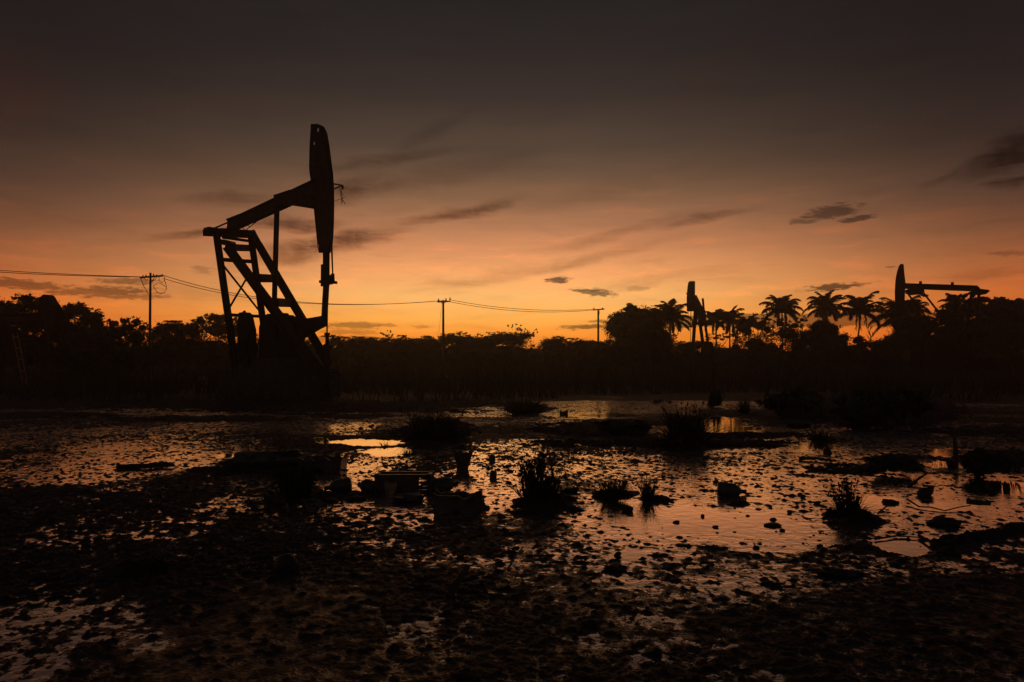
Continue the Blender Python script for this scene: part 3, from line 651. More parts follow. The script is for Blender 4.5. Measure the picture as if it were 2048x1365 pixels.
def p3x(t, Y):
    for x in (1188, 1205): part(t, 'insulator', 'porcelain', lambda b: b.lathe(at(x, 618.5, Y - .2), (0, 0, 1), [(0, 0), (.09, .02), (.1, .12), (.05, .18), (0, .2)], 8))
    part(t, 'drop_wire', 'cable', lambda b: b.tube([at(1199, 622, Y - .3), at(1198.5, 629, Y - .4), at(1196, 634, Y - .2)], .03, 5))
pole(1196.5, 619, 95, .15, 'far utility pole shaped like a plain T beside the round tree', ((1186, 620.5), (1209, 618.5)), p3x)
def wire(a, ya, m, ym, c, yc, label):
    A, B_, C_ = at(*a, ya), at(*m, ym), at(*c, yc)
    b = MB(); pts = []
    for k in range(25):
        u = k / 24; pts.append(A * (2 * (u - .5) * (u - 1)) + B_ * (4 * u * (1 - u)) + C_ * (2 * u * (u - .5)))
    b.tube(pts, .03, 4)
    tag(b.build('power_line', 'cable'), label, 'power line', 'power lines between the poles')
wire((-160, 528), 58, (60, 545), 61.5, (281, 554), 64.8, 'upper power line running off the left edge from the nearest pole')
wire((-160, 532), 57, (60, 548), 61, (290, 554.5), 64.8, 'lower power line running off the left edge from the nearest pole')
wire((326, 551), 64.8, (600, 604.5), 74, (877, 602.5), 82.8, 'upper power line sagging behind the tallest pump jack to the middle pole')
wire((326, 557), 64.8, (600, 606.5), 74, (892, 601), 82.8, 'lower power line sagging behind the tallest pump jack to the middle pole')
wire((900, 600), 82.8, (1046, 619), 89, (1188, 619), 94.8, 'upper power line sagging from the middle pole to the T-shaped pole')
wire((892, 602.5), 82.8, (1046, 623), 89, (1187, 620.5), 94.8, 'lower power line sagging from the middle pole to the T-shaped pole')

# ------------------------------------------------------------------ trees and bushes
def leaf_cloud(b, c, r, n, size, seed, flat=1.0, shell=.55, aspect=.5):
    """n small leaf faces spread through an ellipsoid, mostly near its outside, in loose clumps"""
    g = np.random.default_rng(seed)
    k = max(4, n // 22)
    cd = g.normal(size=(k, 3)); cd /= np.linalg.norm(cd, axis=1)[:, None]
    cr = shell + (1.06 - shell) * g.random(k) ** .6
    ctr = cd * cr[:, None]
    idx = g.integers(0, k, n)
    p = ctr[idx] + g.normal(size=(n, 3)) * .13
    p = p * np.array(r) + np.array(c)
    a = g.normal(size=(n, 3)); a[:, 2] *= .7; a /= np.linalg.norm(a, axis=1)[:, None]
    q = g.normal(size=(n, 3)); q -= (q * a).sum(1)[:, None] * a; q /= np.linalg.norm(q, axis=1)[:, None]
    s = size * (.6 + .8 * g.random(n))[:, None]
    a = a * s; q = q * s * aspect
    v = np.stack([p - a, p - q * .9 + a * .1, p + a, p + q * .9 + a * .1], 1).reshape(-1, 3)
    o = len(b.v); b.v += [tuple(x) for x in v.tolist()]
    b.f += [(o + 4 * i, o + 4 * i + 1, o + 4 * i + 2, o + 4 * i + 3) for i in range(n)]
seedn = [100]
def nseed(): seedn[0] += 1; return seedn[0]
def tree(name, lab, cat, px, ytop, wpx, Y, blobs, trunk=.14, leaf=.16, dens=1.0, group=None, core=.72, twigs=0, m='leaf', base=None):
    """blobs: (dx, y, rx, ry) in pixels: offset from px, pixel row, half sizes"""
    g0 = at(px, 760, Y); k = Y / F
    t = empty(name, Vector((g0.x, Y, 0)), lab, cat, group)
    cb = MB(); sd = nseed(); q = random.Random(sd)
    cs = []
    for dx, y, rx, ry in blobs:
        c = at(px + dx, y, Y); c.y += q.uniform(-.25, .25) * rx * k
        r = (rx * k, max(rx, ry) * k * .8, ry * k); cs.append((c, r))
        if core and ry > 5: cb.blob(c, [v * core for v in r], .22, 12, 7, nseed())
        area = 4 * math.pi * ((r[0] * r[1]) ** 1.6 / 3 + (r[0] * r[2]) ** 1.6 * 2 / 3) ** (1 / 1.6)
        leaf_cloud(cb, c, r, int(min(2600, max(40, dens * area * .85 / (leaf * leaf)))), leaf, nseed(), shell=.6 if core else .25)
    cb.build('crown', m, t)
    tb = MB(); top = at(px, ytop, Y)
    b0 = Vector((g0.x, Y, -.1)); fork = b0.lerp(Vector((cs[0][0].x, Y, max(.6, cs[0][0].z * .55))), 1)
    tb.tube([b0, (b0 + fork) / 2 + Vector((q.uniform(-.1, .1), 0, 0)), fork], [trunk * 1.3, trunk, trunk * .8], 7)
    for c, r in cs:
        e = c + Vector((q.uniform(-.3, .3) * r[0], 0, r[2] * .4)); m_ = (fork + e) / 2 + Vector((q.uniform(-.3, .3), 0, -.15))
        tb.tube([fork, m_, e], [trunk * .6, trunk * .4, trunk * .12], 5)
        for _ in range(twigs):
            a = q.uniform(0, 6.28); d = Vector((math.cos(a) * r[0], math.sin(a) * r[1], r[2] * q.uniform(.7, 1.35)))
            tb.tube([c, c + d * .7 + Vector((0, 0, .05)), c + d * Vector((1, 1, 1)).length / 1.6], [.03, .022, .01], 4)
    tb.build('trunk', 'bark', t)
    return t
LG = 'trees and bushes along the far edge of the field'
# left edge cluster
tree('broadleaf_tree', 'broadleaf tree cut by the left edge behind the left pump jack', 'tree', 8, 598, 70, 58, [(-14, 625, 34, 28), (18, 640, 30, 30), (-10, 690, 44, 40), (30, 700, 40, 40), (-50, 640, 40, 50)], leaf=.13, group=LG)
tree('broadleaf_tree', 'layered tree with gaps in its top, second from the left edge', 'tree', 58, 590, 90, 60, [(-6, 598, 22, 9), (14, 612, 34, 14), (-24, 616, 22, 9), (24, 602, 12, 7), (0, 645, 46, 24), (10, 700, 50, 44)], leaf=.11, group=LG, twigs=2)
tree('broadleaf_tree', 'dome-topped broadleaf tree just right of the left pump jack', 'tree', 152, 606, 110, 62, [(0, 620, 26, 14), (-22, 630, 24, 16), (26, 636, 26, 18), (42, 652, 18, 16), (-30, 660, 30, 26), (10, 672, 50, 30), (0, 712, 62, 40)], leaf=.12, group=LG)
tree('bush', 'small bush in the dip between the dome-topped tree and the lacy bushes', 'bush', 206, 655, 40, 66, [(0, 668, 18, 14), (6, 705, 30, 40)], leaf=.12, group=LG)
tree('broadleaf_tree', 'lacy bush left of the nearest utility pole', 'bush', 240, 634, 50, 64, [(-14, 648, 14, 11), (6, 642, 11, 8), (14, 656, 18, 12), (-4, 668, 30, 18), (0, 710, 40, 40)], leaf=.11, group=LG, dens=.8, core=.6)
tree('broadleaf_tree', 'lacy round bush right beside the nearest utility pole', 'bush', 272, 634, 50, 64.4, [(0, 644, 14, 9), (12, 656, 14, 10), (-12, 658, 14, 12), (2, 676, 28, 18), (4, 712, 36, 40)], leaf=.11, group=LG, dens=.8, core=.6)
def acacia(px, ytop, half, Y, lab, upright=0):
    q = random.Random(int(px * 7 + ytop)); bl = []
    for k in range(max(3, int(half / 9))):
        dx = q.uniform(-1.15, 1.15) * half; y = ytop + 3 + abs(dx) / half * 6 + q.uniform(-2, 6)
        bl.append((dx, y, q.uniform(5, 14), q.uniform(1.2, 3)))
    bl += [(0, ytop + 14, half * .8, 8), (-half * .45, ytop + 22, half * .6, 12), (half * .45, ytop + 22, half * .6, 12), (0, ytop + 52, half * 1.1, 36)]
    return tree('thorn_tree', lab, 'tree', px, ytop, half * 2, Y, bl, .1, .11 * Y / 90, .75, LG, core=.6, twigs=3)
acacia(345, 638, 32, 74, 'wispy flat-topped thorn tree right of the nearest utility pole')
acacia(322, 650, 26, 78, 'low thorn tree behind the foot of the nearest utility pole')
acacia(375, 646, 30, 79, 'sparse low thorn tree between the wispy one and the tallest pump jack')
tree('broadleaf_tree', 'leafy tree half hidden behind the left legs of the tallest pump jack', 'tree', 424, 627, 70, 76, [(-22, 642, 14, 11), (0, 636, 14, 10), (18, 638, 16, 11), (-34, 654, 18, 12), (10, 660, 44, 18), (0, 706, 56, 40)], leaf=.12, dens=.8, group=LG, core=.62)
tree('broadleaf_tree', 'leafy tree seen through the legs of the tallest pump jack', 'tree', 478, 632, 50, 78, [(0, 644, 14, 12), (-8, 660, 18, 16), (14, 668, 18, 14), (4, 706, 40, 40)], leaf=.12, dens=.7, group=LG, core=.55)
tree('bush', 'bush hidden low behind the gear reducer of the tallest pump jack', 'bush', 545, 668, 80, 80, [(0, 690, 44, 20), (0, 722, 60, 34)], leaf=.14, group=LG)
tree('bush', 'low bush showing under the right leg of the tallest pump jack', 'bush', 612, 672, 60, 82, [(-6, 694, 30, 12), (0, 722, 44, 34)], leaf=.14, group=LG)
acacia(672, 667, 20, 84, 'thorn bush right behind the wellhead of the tallest pump jack')
acacia(722, 668, 36, 92, 'flat thorn tree first right of the wellhead')
tree('young_tree', 'small upright young tree poking above the flat thorn trees', 'tree', 774, 661, 26, 86, [(-6, 668, 7, 5), (4, 664, 4, 4), (6, 671, 6, 4), (0, 680, 12, 7), (2, 715, 26, 34)], .06, .10, .9, LG, core=.5)
acacia(752, 673, 28, 94, 'low flat thorn tree left of the upright young tree')
acacia(812, 671, 36, 90, 'flat thorn tree right of the upright young tree')
acacia(862, 669, 30, 93, 'flat thorn tree left of the middle utility pole')
acacia(905, 662, 30, 90, 'twiggy flat thorn tree right behind the middle utility pole')
acacia(950, 668, 32, 92, 'flat thorn tree left of the broad thorn tree')
acacia(1012, 661, 46, 88, 'broad domed thorn tree at the centre of the treeline')
t = tree('bush', 'bush with loose tufts of leaves on thin stems above the domed thorn tree', 'bush', 1040, 650, 60, 84, [(-22, 652, 3, 3), (-15, 653, 3, 3.5), (-7, 649, 1.6, 1.6), (2, 650, 1.6, 2), (-4, 658, 5, 5), (6, 660, 6, 5), (16, 664, 5, 4), (32, 659, 3, 3), (36, 665, 2.4, 2.4), (26, 670, 6, 4), (8, 672, 18, 7), (0, 712, 40, 34)], .06, .09, 1.2, LG, core=.5)
acacia(1108, 670, 30, 91, 'flat thorn tree right of the bush with loose tufts')
acacia(1160, 673, 32, 93, 'flat thorn tree left of the T-shaped pole')
acacia(1205, 677, 28, 90, 'low thorn tree at the foot of the T-shaped pole')
tree('round_tree', 'big dense round-crowned tree right of the T-shaped pole', 'tree', 1268, 607, 120, 86, [(-6, 618, 15, 10), (-24, 636, 22, 14), (12, 632, 30, 18), (-40, 650, 17, 18), (44, 640, 24, 18), (-26, 664, 30, 22), (20, 662, 44, 26), (-6, 702, 58, 36), (52, 690, 30, 40)], .22, .13, 1.0, LG, core=.8)
tree('bush', 'low bush in the gap under the small far pump jack', 'bush', 1372, 681, 50, 100, [(0, 694, 26, 10), (20, 690, 18, 8), (-6, 722, 40, 32)], leaf=.15, group=LG)
tree('bush', 'tangled bush below the pair of short palms', 'bush', 1440, 664, 70, 98, [(-10, 677, 20, 8), (16, 674, 22, 8), (-26, 694, 18, 14), (30, 694, 24, 16), (0, 728, 44, 30)], leaf=.14, group=LG, dens=.4, core=.3)
tree('broadleaf_tree', 'bush with knobbly leaf clusters left of the tall palms', 'bush', 1510, 620, 70, 96, [(2, 626, 5, 5), (20, 628, 6, 5), (24, 638, 8, 6), (-10, 642, 14, 10), (10, 650, 18, 12), (-24, 660, 18, 12), (24, 660, 14, 14), (0, 688, 36, 22), (0, 722, 44, 34)], .1, .12, .75, LG, core=.5)
tree('bush', 'bush at the foot of the tallest palm with orange gaps in it', 'bush', 1580, 640, 80, 96, [(-22, 648, 12, 10), (8, 652, 16, 10), (24, 640, 9, 7), (-6, 672, 36, 14), (20, 690, 30, 22), (-14, 664, 22, 10), (0, 722, 48, 34)], leaf=.13, dens=.8, group=LG, core=.5)
tree('broadleaf_tree', 'dense dark tree in front of the broad palm', 'tree', 1645, 642, 70, 92, [(-6, 654, 24, 14), (12, 662, 24, 16), (-20, 676, 26, 18), (10, 700, 40, 36)], leaf=.13, group=LG, core=.8)
tree('bush', 'low bush under the leaning palm', 'bush', 1706, 672, 60, 95, [(-18, 676, 14, 10), (12, 680, 14, 8), (24, 690, 14, 8), (0, 712, 40, 28)], leaf=.12, group=LG, dens=.8)
tree('bush', 'low bush behind the bare twigs right of the leaning palm', 'bush', 1764, 676, 60, 97, [(-12, 690, 20, 9), (14, 684, 16, 12), (0, 718, 40, 32)], leaf=.12, group=LG, dens=.8)
tree('broadleaf_tree', 'rounded tree behind the horsehead of the right pump jack', 'tree', 1838, 632, 90, 88, [(-4, 642, 22, 10), (-30, 652, 24, 16), (20, 650, 22, 14), (-12, 674, 46, 26), (0, 712, 60, 40)], leaf=.13, group=LG, core=.8)
tree('broadleaf_tree', 'tree with palm fronds behind the beam of the right pump jack', 'tree', 1896, 600, 90, 90, [(6, 614, 16, 9), (26, 620, 20, 14), (-10, 630, 16, 12), (10, 640, 30, 18), (6, 672, 46, 34), (0, 714, 56, 40)], leaf=.13, group=LG, core=.75)
tree('broadleaf_tree', 'wide leafy tree right of the pump jack with the level beam', 'tree', 1978, 594, 120, 84, [(-34, 604, 14, 9), (-12, 600, 14, 8), (12, 604, 14, 8), (26, 598, 7, 6), (42, 606, 14, 8), (-30, 620, 30, 18), (20, 622, 40, 20), (-6, 660, 62, 36), (0, 710, 70, 42)], .2, .13, .9, LG, core=.75)
tree('broadleaf_tree', 'leafy tree cut by the right edge', 'tree', 2056, 598, 70, 82, [(-16, 606, 14, 9), (4, 602, 14, 10), (0, 630, 36, 26), (-10, 680, 46, 40), (0, 720, 50, 36)], .2, .13, .9, LG, core=.75)
VX_, VZ_ = Vector((1, 0, 0)), Vector((0, 0, 1))
# palms
def palm(px, py, rad, Y, foot, lab, nf=20, seed=0):
    q = random.Random(seed or int(px)); c = at(px, py, Y); g0 = Vector((at(foot, 760, Y).x, Y, 0)); Rm = rad * Y / F * 1.17
    t = empty('palm_tree', g0, lab, 'palm tree', 'palms behind the field')
    def trunk(b):
        pts = [];
        for k in range(9):
            u = k / 8; pts.append(Vector((g0.x + (c.x - g0.x) * u ** .8, Y, -.1 + (c.z + .1) * u)))
        b.tube(pts, [.15 - .05 * k / 8 for k in range(9)], 8)
    part(t, 'trunk', 'bark', trunk)
    def crown(b):
        for i in range(nf):
            az = 2 * math.pi * (i * .382) + q.uniform(-.2, .2); e0 = R(86 - 96 * (i / nf) ** 1.05 + q.uniform(-9, 9))
            L = Rm * q.uniform(.9, 1.15) * (1.0 if i > 3 else .85); n = 16
            d = Vector((math.cos(az), math.sin(az), 0)); p = c.copy(); pts = [p.copy()]; e = e0; droop = q.uniform(.55, 1.25)
            for k in range(n):
                p = p + (d * math.cos(e) + Vector((0, 0, math.sin(e)))) * L / n; pts.append(p.copy()); e -= R(9.5) * droop * (k / n * 1.25 + .12)
            b.tube(pts, [.075 * (1 - .8 * k / n) for k in range(n + 1)], 4)
            side = d.cross(Vector((0, 0, 1)))
            for k in range(1, n):
                for h in (0, .5):
                    u = (k + h) / n; a = pts[k].lerp(pts[k + 1], h); tan = (pts[k + 1] - pts[k]).normalized()
                    ll = L * .30 * (math.sin(math.pi * min(1, u * .86 + .12)) ** .6) * q.uniform(.8, 1.1)
                    for s_ in (-1, 1):
                        v = (side * s_ * .75 + tan * .65 + Vector((0, 0, -.2 - .4 * q.random()))).normalized() * ll
                        wv = tan * .085 * Y / 100
                        m_ = a + v * .5 + Vector((0, 0, ll * .05))
                        b.add([a - wv, m_ - wv * 1.1, a + v + Vector((0, 0, -ll * .12)), m_ + wv * 1.1, a + wv], [(0, 1, 3, 4), (1, 2, 3)])
        for k in range(5): b.blob(c + Vector((q.uniform(-.25, .25), q.uniform(-.25, .25), -.2)), (.16, .16, .18), 0, 8, 5)
    part(t, 'crown', 'palm', crown)
    def skirt(b):
        for i in range(q.randint(3, 6)):
            a = q.uniform(0, 6.28); d = Vector((math.cos(a), math.sin(a), 0)); L = Rm * q.uniform(.4, .7)
            pts = [c, c + d * L * .25 + VZ_ * -L * .2, c + d * L * .36 + VZ_ * -L * .6, c + d * L * .34 + VZ_ * -L]
            b.tube(pts, [.06, .08, .07, .03], 4)
            for k in range(14):
                p = pts[1].lerp(pts[3], k / 13); v = Vector((q.uniform(-.3, .3), q.uniform(-.3, .3), -.8)) * L * .4
                b.add([p, p + v * .5 + VX_ * .06, p + v, p + v * .5 - VX_ * .06], [(0, 1, 2, 3)])
    part(t, 'dead_fronds', 'bark', skirt)
    return t
palm(1341, 640, 44, 92, 1338, 'palm leaning out from the right side of the round tree', 22, 3)
palm(1306, 638, 30, 96, 1308, 'palm mostly hidden behind the round tree with two fronds showing', 14, 9)
palm(1432, 641, 30, 104, 1433, 'short palm just right of the small far pump jack', 18, 5)
palm(1460, 643, 35, 102, 1458, 'second short palm beside the small far pump jack', 20, 12)
palm(1497, 652, 30, 108, 1497, 'low faint palm between the short palms and the knobbly bush', 16, 15)
palm(1564, 622, 40, 100, 1566, 'tall palm rising above the bush with orange gaps', 24, 21)
palm(1650, 616, 40, 100, 1652, 'broad palm above the dense dark tree', 24, 33)
palm(1722, 624, 42, 98, 1702, 'leaning palm with its bare trunk showing against the orange sky', 24, 41)
palm(1800, 638, 56, 96, 1806, 'palm half hidden behind the right horsehead', 24, 52)
palm(1830, 618, 26, 97, 1832, 'palm showing between the right horsehead and its struts', 18, 64)
palm(1910, 606, 26, 94, 1910, 'palm poking up behind the level walking beam', 18, 77)
# bare twigs
g0 = at(1741, 760, 90); b = MB()
z = lambda x, y: at(x, y, 90)
for pts in ([(1742, 765), (1741, 700), (1742, 676), (1739, 664), (1742, 655), (1741, 648)], [(1741, 678), (1746, 668), (1751, 661)], [(1741, 672), (1736, 662), (1737, 656)], [(1742, 682), (1736, 674), (1733, 668)], [(1746, 668), (1744, 664)], [(1742, 657), (1746, 652)]):
    b.tube([z(*p) for p in pts], [.07] + [.05] * (len(pts) - 2) + [.02], 5)
tag(b.build('bare_tree', 'bark'), 'bare twisted leafless sapling right of the leaning palm', 'tree')
# the wood behind: one dark mass nobody could count
b = MB(); g = random.Random(4)
for k in range(110):
    x = -700 + k * 31; Y = 118 + g.uniform(-6, 14); h = 700 + g.uniform(-8, 8)
    if 1340 < x < 1420 or 1660 < x < 1780: h += 8
    c = at(x, (h + 752) / 2, Y); kk = Y / F
    b.blob(c, (30 * kk, 3, (760 - h) / 2 * kk), .2, 10, 6, k + 1); leaf_cloud(b, c, (32 * kk, 3.2, (764 - h) / 2 * kk), 330, .3, 900 + k, shell=.8)
tag(b.build('woods', 'leaf'), 'dark mass of distant woods behind the treeline', None, None, 'stuff')

# ------------------------------------------------------------------ low plants
def blades(b, c, rx, ry, n, h, seed, lean=.45, w=.006, heads=0.0):
    q = random.Random(seed)
    for _ in range(n):
        a = q.uniform(0, 6.28); rr_ = q.random() ** .6
        p = Vector((c.x + rx * rr_ * math.cos(a), c.y + ry * rr_ * math.sin(a), 0)); p.z = c.z
        hh_ = h * q.uniform(.45, 1.05); d = Vector((math.cos(a) * rr_ + q.uniform(-.6, .6), math.sin(a) * rr_ + q.uniform(-.6, .6), 0)) * lean
        s_ = Vector((q.uniform(-1, 1), q.uniform(-1, 1), 0)).normalized() * w * q.uniform(.6, 1.2)
        m_ = p + Vector((d.x * .35 * hh_, d.y * .35 * hh_, hh_ * .6)); e = p + Vector((d.x * hh_, d.y * hh_, hh_))
        b.add([p - s_, p + s_, m_ + s_ * .8, e, m_ - s_ * .8], [(0, 1, 2, 4), (4, 2, 3)])
        if q.random() < heads: b.blob(e, (w * 1.5, w * 1.5, w * 3.2), .1, 5, 4, q.randint(1, 9999))
def base(px, py, lift=0.0):
    g = gnd(px, py, lift); return g
def tuft(px, py, wpx, hpx, lab, n, lift=.03, lean=.45, w=.005, heads=0., group='grass tufts in the mud', name='grass_tuft', leafy=0, leaf=.02):
    c = base(px, py, lift); k = c.y / F; b = MB()
    c.z = lift - .02
    blades(b, c, wpx * .32 * k, wpx * .3 * k, n, hpx * k, int(px * 3 + py), lean, w, heads)
    blades(b, c, wpx * .48 * k, wpx * .45 * k, n // 2 + 8, hpx * k * .5, int(px * 5 + py), 1.9, w, 0)
    if leafy:
        for j in range(5):
            q = random.Random(int(px) + j)
            leaf_cloud(b, c + Vector((q.uniform(-.36, .36) * wpx * k, q.uniform(-.3, .3) * wpx * k, hpx * k * q.uniform(.35, .9))), (wpx * .16 * k, wpx * .16 * k, hpx * .16 * k), leafy // 5, leaf, int(px) * 7 + j, shell=.2)
    return tag(b.build(name, 'grass'), lab, 'grass' if name == 'grass_tuft' else 'plant', group)
tuft(1066, 992, 58, 98, 'tallest leafy weed standing on a mud mound in the middle of the field', 190, .045, .30, .004, .35, 'weeds on the mud mounds', 'weed', 900, .014)
tuft(1100, 996, 40, 70, 'shorter leafy weed beside the tallest weed', 110, .045, .35, .004, .3, 'weeds on the mud mounds', 'weed', 400, .013)
tuft(1224, 990, 56, 48, 'fan-shaped dry grass tuft with a clear reflection', 190, .04, .8, .0036)
tuft(1250, 994, 36, 30, 'short dry grass beside the fan-shaped tuft', 50, .04, .8, .003)
tuft(1296, 990, 34, 48, 'narrow dry grass tuft right of the fan-shaped tuft', 100, .04, .6, .0036, .15)
tuft(1696, 1026, 50, 66, 'leafy weed on the mud mound at the right', 150, .04, .6, .004, .2, 'weeds on the mud mounds', 'weed', 500, .013)
tuft(1722, 1034, 50, 26, 'low weed creeping over the mound at the right', 60, .04, .9, .004, 0, 'weeds on the mud mounds', 'weed', 70, .012)
tuft(866, 874, 120, 58, 'broad dark clump of grass right of the bright puddles', 420, .05, .55, .008, .05)
tuft(890, 868, 60, 44, 'rear part of the dark grass beside the broad clump', 160, .05, .5, .008)
tuft(1050, 824, 86, 32, 'low wide grass clump far off in the middle of the field', 320, .05, .7, .012)
tuft(1374, 884, 86, 80, 'spiky tall grass clump on the bank before the golden puddle', 360, .05, .45, .008, .1)
tuft(1350, 888, 60, 40, 'short grass at the foot of the spiky clump', 200, .05, .7, .007)
tuft(1488, 824, 22, 34, 'narrow grass clump beside the golden reflections', 90, .04, .4, .009)
tuft(1790, 1170, 30, 14, 'tiny sprig near the lower right puddle', 12, .01, .8, .003)
tuft(1880, 930, 40, 20, 'thin sprigs standing in the lower of the twin puddles at the right', 16, .0, .8, .0035)
tuft(1836, 930, 30, 16, 'thin sprigs at the left end of the twin puddles', 14, .0, .8, .0035)
tuft(770, 892, 26, 14, 'sprigs standing between the two bright puddles', 22, .0, .9, .004)
tuft(818, 908, 40, 18, 'reedy sprigs at the right end of the bright puddles', 34, .0, .6, .004)
tuft(1640, 880, 60, 30, 'ragged grass clump on the far side of the orange flats', 110, .03, .7, .006)
def shrub(px, py, wpx, hpx, lab, n, leaf=.05, lift=.05):
    c = base(px, py, lift); k = c.y / F; b = MB(); q = random.Random(int(px))
    for j in range(7):
        cc = c + Vector((q.uniform(-.36, .36) * wpx * k, q.uniform(-.1, .5) * wpx * k * .5, hpx * k * q.uniform(.3, .62)))
        b.blob(cc, (wpx * .17 * k, wpx * .15 * k, hpx * .34 * k), .25, 10, 6, int(px) + j); leaf_cloud(b, cc, (wpx * .22 * k, wpx * .2 * k, hpx * .44 * k), n // 7, leaf, int(px) * 3 + j, shell=.6)
    blades(b, c, wpx * .45 * k, wpx * .3 * k, 120, hpx * k * .9, int(px), .4, .008)
    return tag(b.build('low_shrub', 'leaf'), lab, 'shrub', 'low shrubs in the mud')
shrub(1770, 850, 200, 66, 'widest low dark shrub in the right middle distance', 2400)
shrub(1600, 830, 130, 46, 'low dark shrub left of the widest shrub', 1600)
shrub(1990, 945, 100, 44, 'low dark shrub near the right edge beside the twin puddles', 1400, .03)
shrub(586, 992, 62, 60, 'dark ragged shrub among the litter on the left', 1300, .022)
shrub(1250, 864, 120, 22, 'flat dark shrub on the long bank left of the golden puddle', 900, .03)
shrub(1432, 812, 26, 30, 'narrow dark shrub below the small far pump jack', 700, .05)
shrub(310, 1150, 44, 28, 'small shrubby lump in the dark mud at the lower left', 500, .012)
shrub(1790, 940, 90, 26, 'low shrub left of the twin puddles', 800, .02)
# dry grass along the far bank, nobody could count it
b = MB(); q = random.Random(8)
g = np.random.default_rng(8); n = 30000
gy = 25 + 57 * g.random(n) ** 1.4; gx = (g.random(n) * 2.1 - 1.05) * gy; hg = height(gx, gy); thin = fbm(gx, gy, 2.5, 77, 3)
keep = ((gy > 47) | (hg > .03)) & (thin > .36); gx, gy, thin = gx[keep], gy[keep], thin[keep]; n = len(gx)
hh = (.2 + .5 * g.random(n)) * (.4 + 1.3 * (thin - .3) / .3) * (1 + (gy - 27) / 60)
p = np.stack([gx, gy, np.full(n, -.02)], 1); sd_ = np.stack([g.random(n) - .5, (g.random(n) - .5) * .4, np.zeros(n)], 1); sd_ = sd_ / np.linalg.norm(sd_, axis=1)[:, None] * (.03 * gy / 30)[:, None]
tip = p + np.stack([(g.random(n) - .5) * hh, (g.random(n) - .5) * hh, hh], 1)
b.v = [tuple(x) for x in np.stack([p - sd_, p + sd_, tip], 1).reshape(-1, 3).tolist()]; b.f = [(3 * k, 3 * k + 1, 3 * k + 2) for k in range(n)]
tag(b.build('grass', 'grass'), 'dark dry grass along the far bank', None, None, 'stuff')

# ------------------------------------------------------------------ litter, wood and clods
LI = 'litter sunk in the oily mud'
def lit(px, py, fn, name, lab, cat, m='plastic', smooth=False, lift=0.0):
    c = base(px, py, 0); b = MB(); fn(b, c + Vector((0, 0, lift)), c.y / F); return tag(b.build(name, m, None, smooth), lab, cat, LI)
VX, VY, VZ = Vector((1, 0, 0)), Vector((0, 1, 0)), Vector((0, 0, 1))
def drum(b, c, k):
    r = 19 * k; ax = Vector((1, .12, .03)).normalized(); c = c + Vector((-62 * k, r, r * .72))
    b.lathe(c, ax, [(0, 0), (r * .92, 0), (r, 4 * k), (r, 40 * k), (r * 1.06, 42 * k), (r * 1.06, 45 * k), (r, 47 * k), (r, 82 * k), (r * 1.06, 84 * k), (r * 1.06, 87 * k), (r, 89 * k), (r, 122 * k), (r * .9, 126 * k), (0, 126 * k)], 18, 1.6 * k)
    for i in range(6): b.blob(c + ax * (15 + 20 * i) * k + Vector((0, -r * .4, r * random.uniform(-.1, .9))), (16 * k, r * .7, 8 * k), .4, 10, 6, 60 + i)
lit(525, 940, drum, 'drum', 'dark drum lying half sunk, largest piece of litter on the left', 'drum')
def broken_box(w, h, d, seed, thick=2.2):
    def f(b, c, k):
        q = random.Random(seed); t = thick * k; a = q.uniform(-.25, .25); ux = Vector((math.cos(a), math.sin(a), 0)); uy = Vector((-math.sin(a), math.cos(a), 0))
        for side, o, dr, ln in ((uy, 0, ux, w), (uy, d, ux, w), (ux, -w / 2, uy, d), (ux, w / 2, uy, d)):
            st = c + (uy * o * k if side is uy else ux * o * k); n = 9
            top = []; bot = []
            for i in range(n):
                u = i / (n - 1); p = st + (dr * (u - .5) * ln * k if dr is ux else dr * u * ln * k)
                e = 1 + (.16 if (i in (0, n - 1)) else 0) + q.uniform(-.22, .06) + (.18 if u > .82 and side is uy and o == 0 else 0)
                flare = (p - (c + uy * d * k / 2)); flare.z = 0
                top.append(p + VZ * h * k * e + flare * .10); bot.append(p - VZ * .05)
            b.prism(bot + top[::-1], side * t / 2)
        b.box(c + uy * d * k / 2, ux * w * k / 2 * .95, uy * d * k / 2 * .95, VZ * .012)
        for i in range(6): b.blob(c + ux * q.uniform(-.6, .6) * w * k + uy * q.uniform(-.2, 1.1) * d * k, (w * k * q.uniform(.08, .2), w * k * .12, h * k * q.uniform(.12, .34)), .4, 9, 6, seed * 10 + i + 1)
    return f
lit(915, 1026, broken_box(88, 34, 60, 5), 'torn_crate', 'torn open box with ragged rim, nearest litter in the middle', 'crate')
lit(640, 944, broken_box(76, 28, 50, 9), 'torn_crate', 'dark box just right of the lying drum', 'crate')
lit(550, 1007, broken_box(40, 20, 30, 12), 'torn_crate', 'small dark box in front of the ragged shrub', 'crate')
def frame_box(b, c, k):
    w, h, d, t = 104, 32, 40, 3.2 * k
    X0 = [c + VX * x * k + VY * y * k for x in (-w / 2, w / 2) for y in (0, d)]
    for p in X0: b.box(p + VZ * h * k / 2, VX * t * 1.4, VY * t, VZ * (h * k / 2 + .02))
    for z_ in (2, h):
        for y in (0, d): b.box(c + VY * y * k + VZ * z_ * k, VX * w * k / 2, VY * t, VZ * t)
        for x in (-w / 2, w / 2): b.box(c + VX * x * k + VY * d * k / 2 + VZ * z_ * k, VX * t, VY * d * k / 2, VZ * t)
    for i in range(8): b.blob(c + VX * random.uniform(-64, 60) * k + VY * random.uniform(-8, 30) * k, (random.uniform(8, 18) * k, 10 * k, random.uniform(4, 11) * k), .4, 9, 6, 300 + i)
    b.box(c - VX * 14 * k + VZ * h * k / 2, VX * 40 * k, VY * t * .6, VZ * h * k / 2)
    b.box(c - VX * 14 * k + VY * d * k + VZ * h * k / 2, VX * 40 * k, VY * t * .6, VZ * h * k / 2)
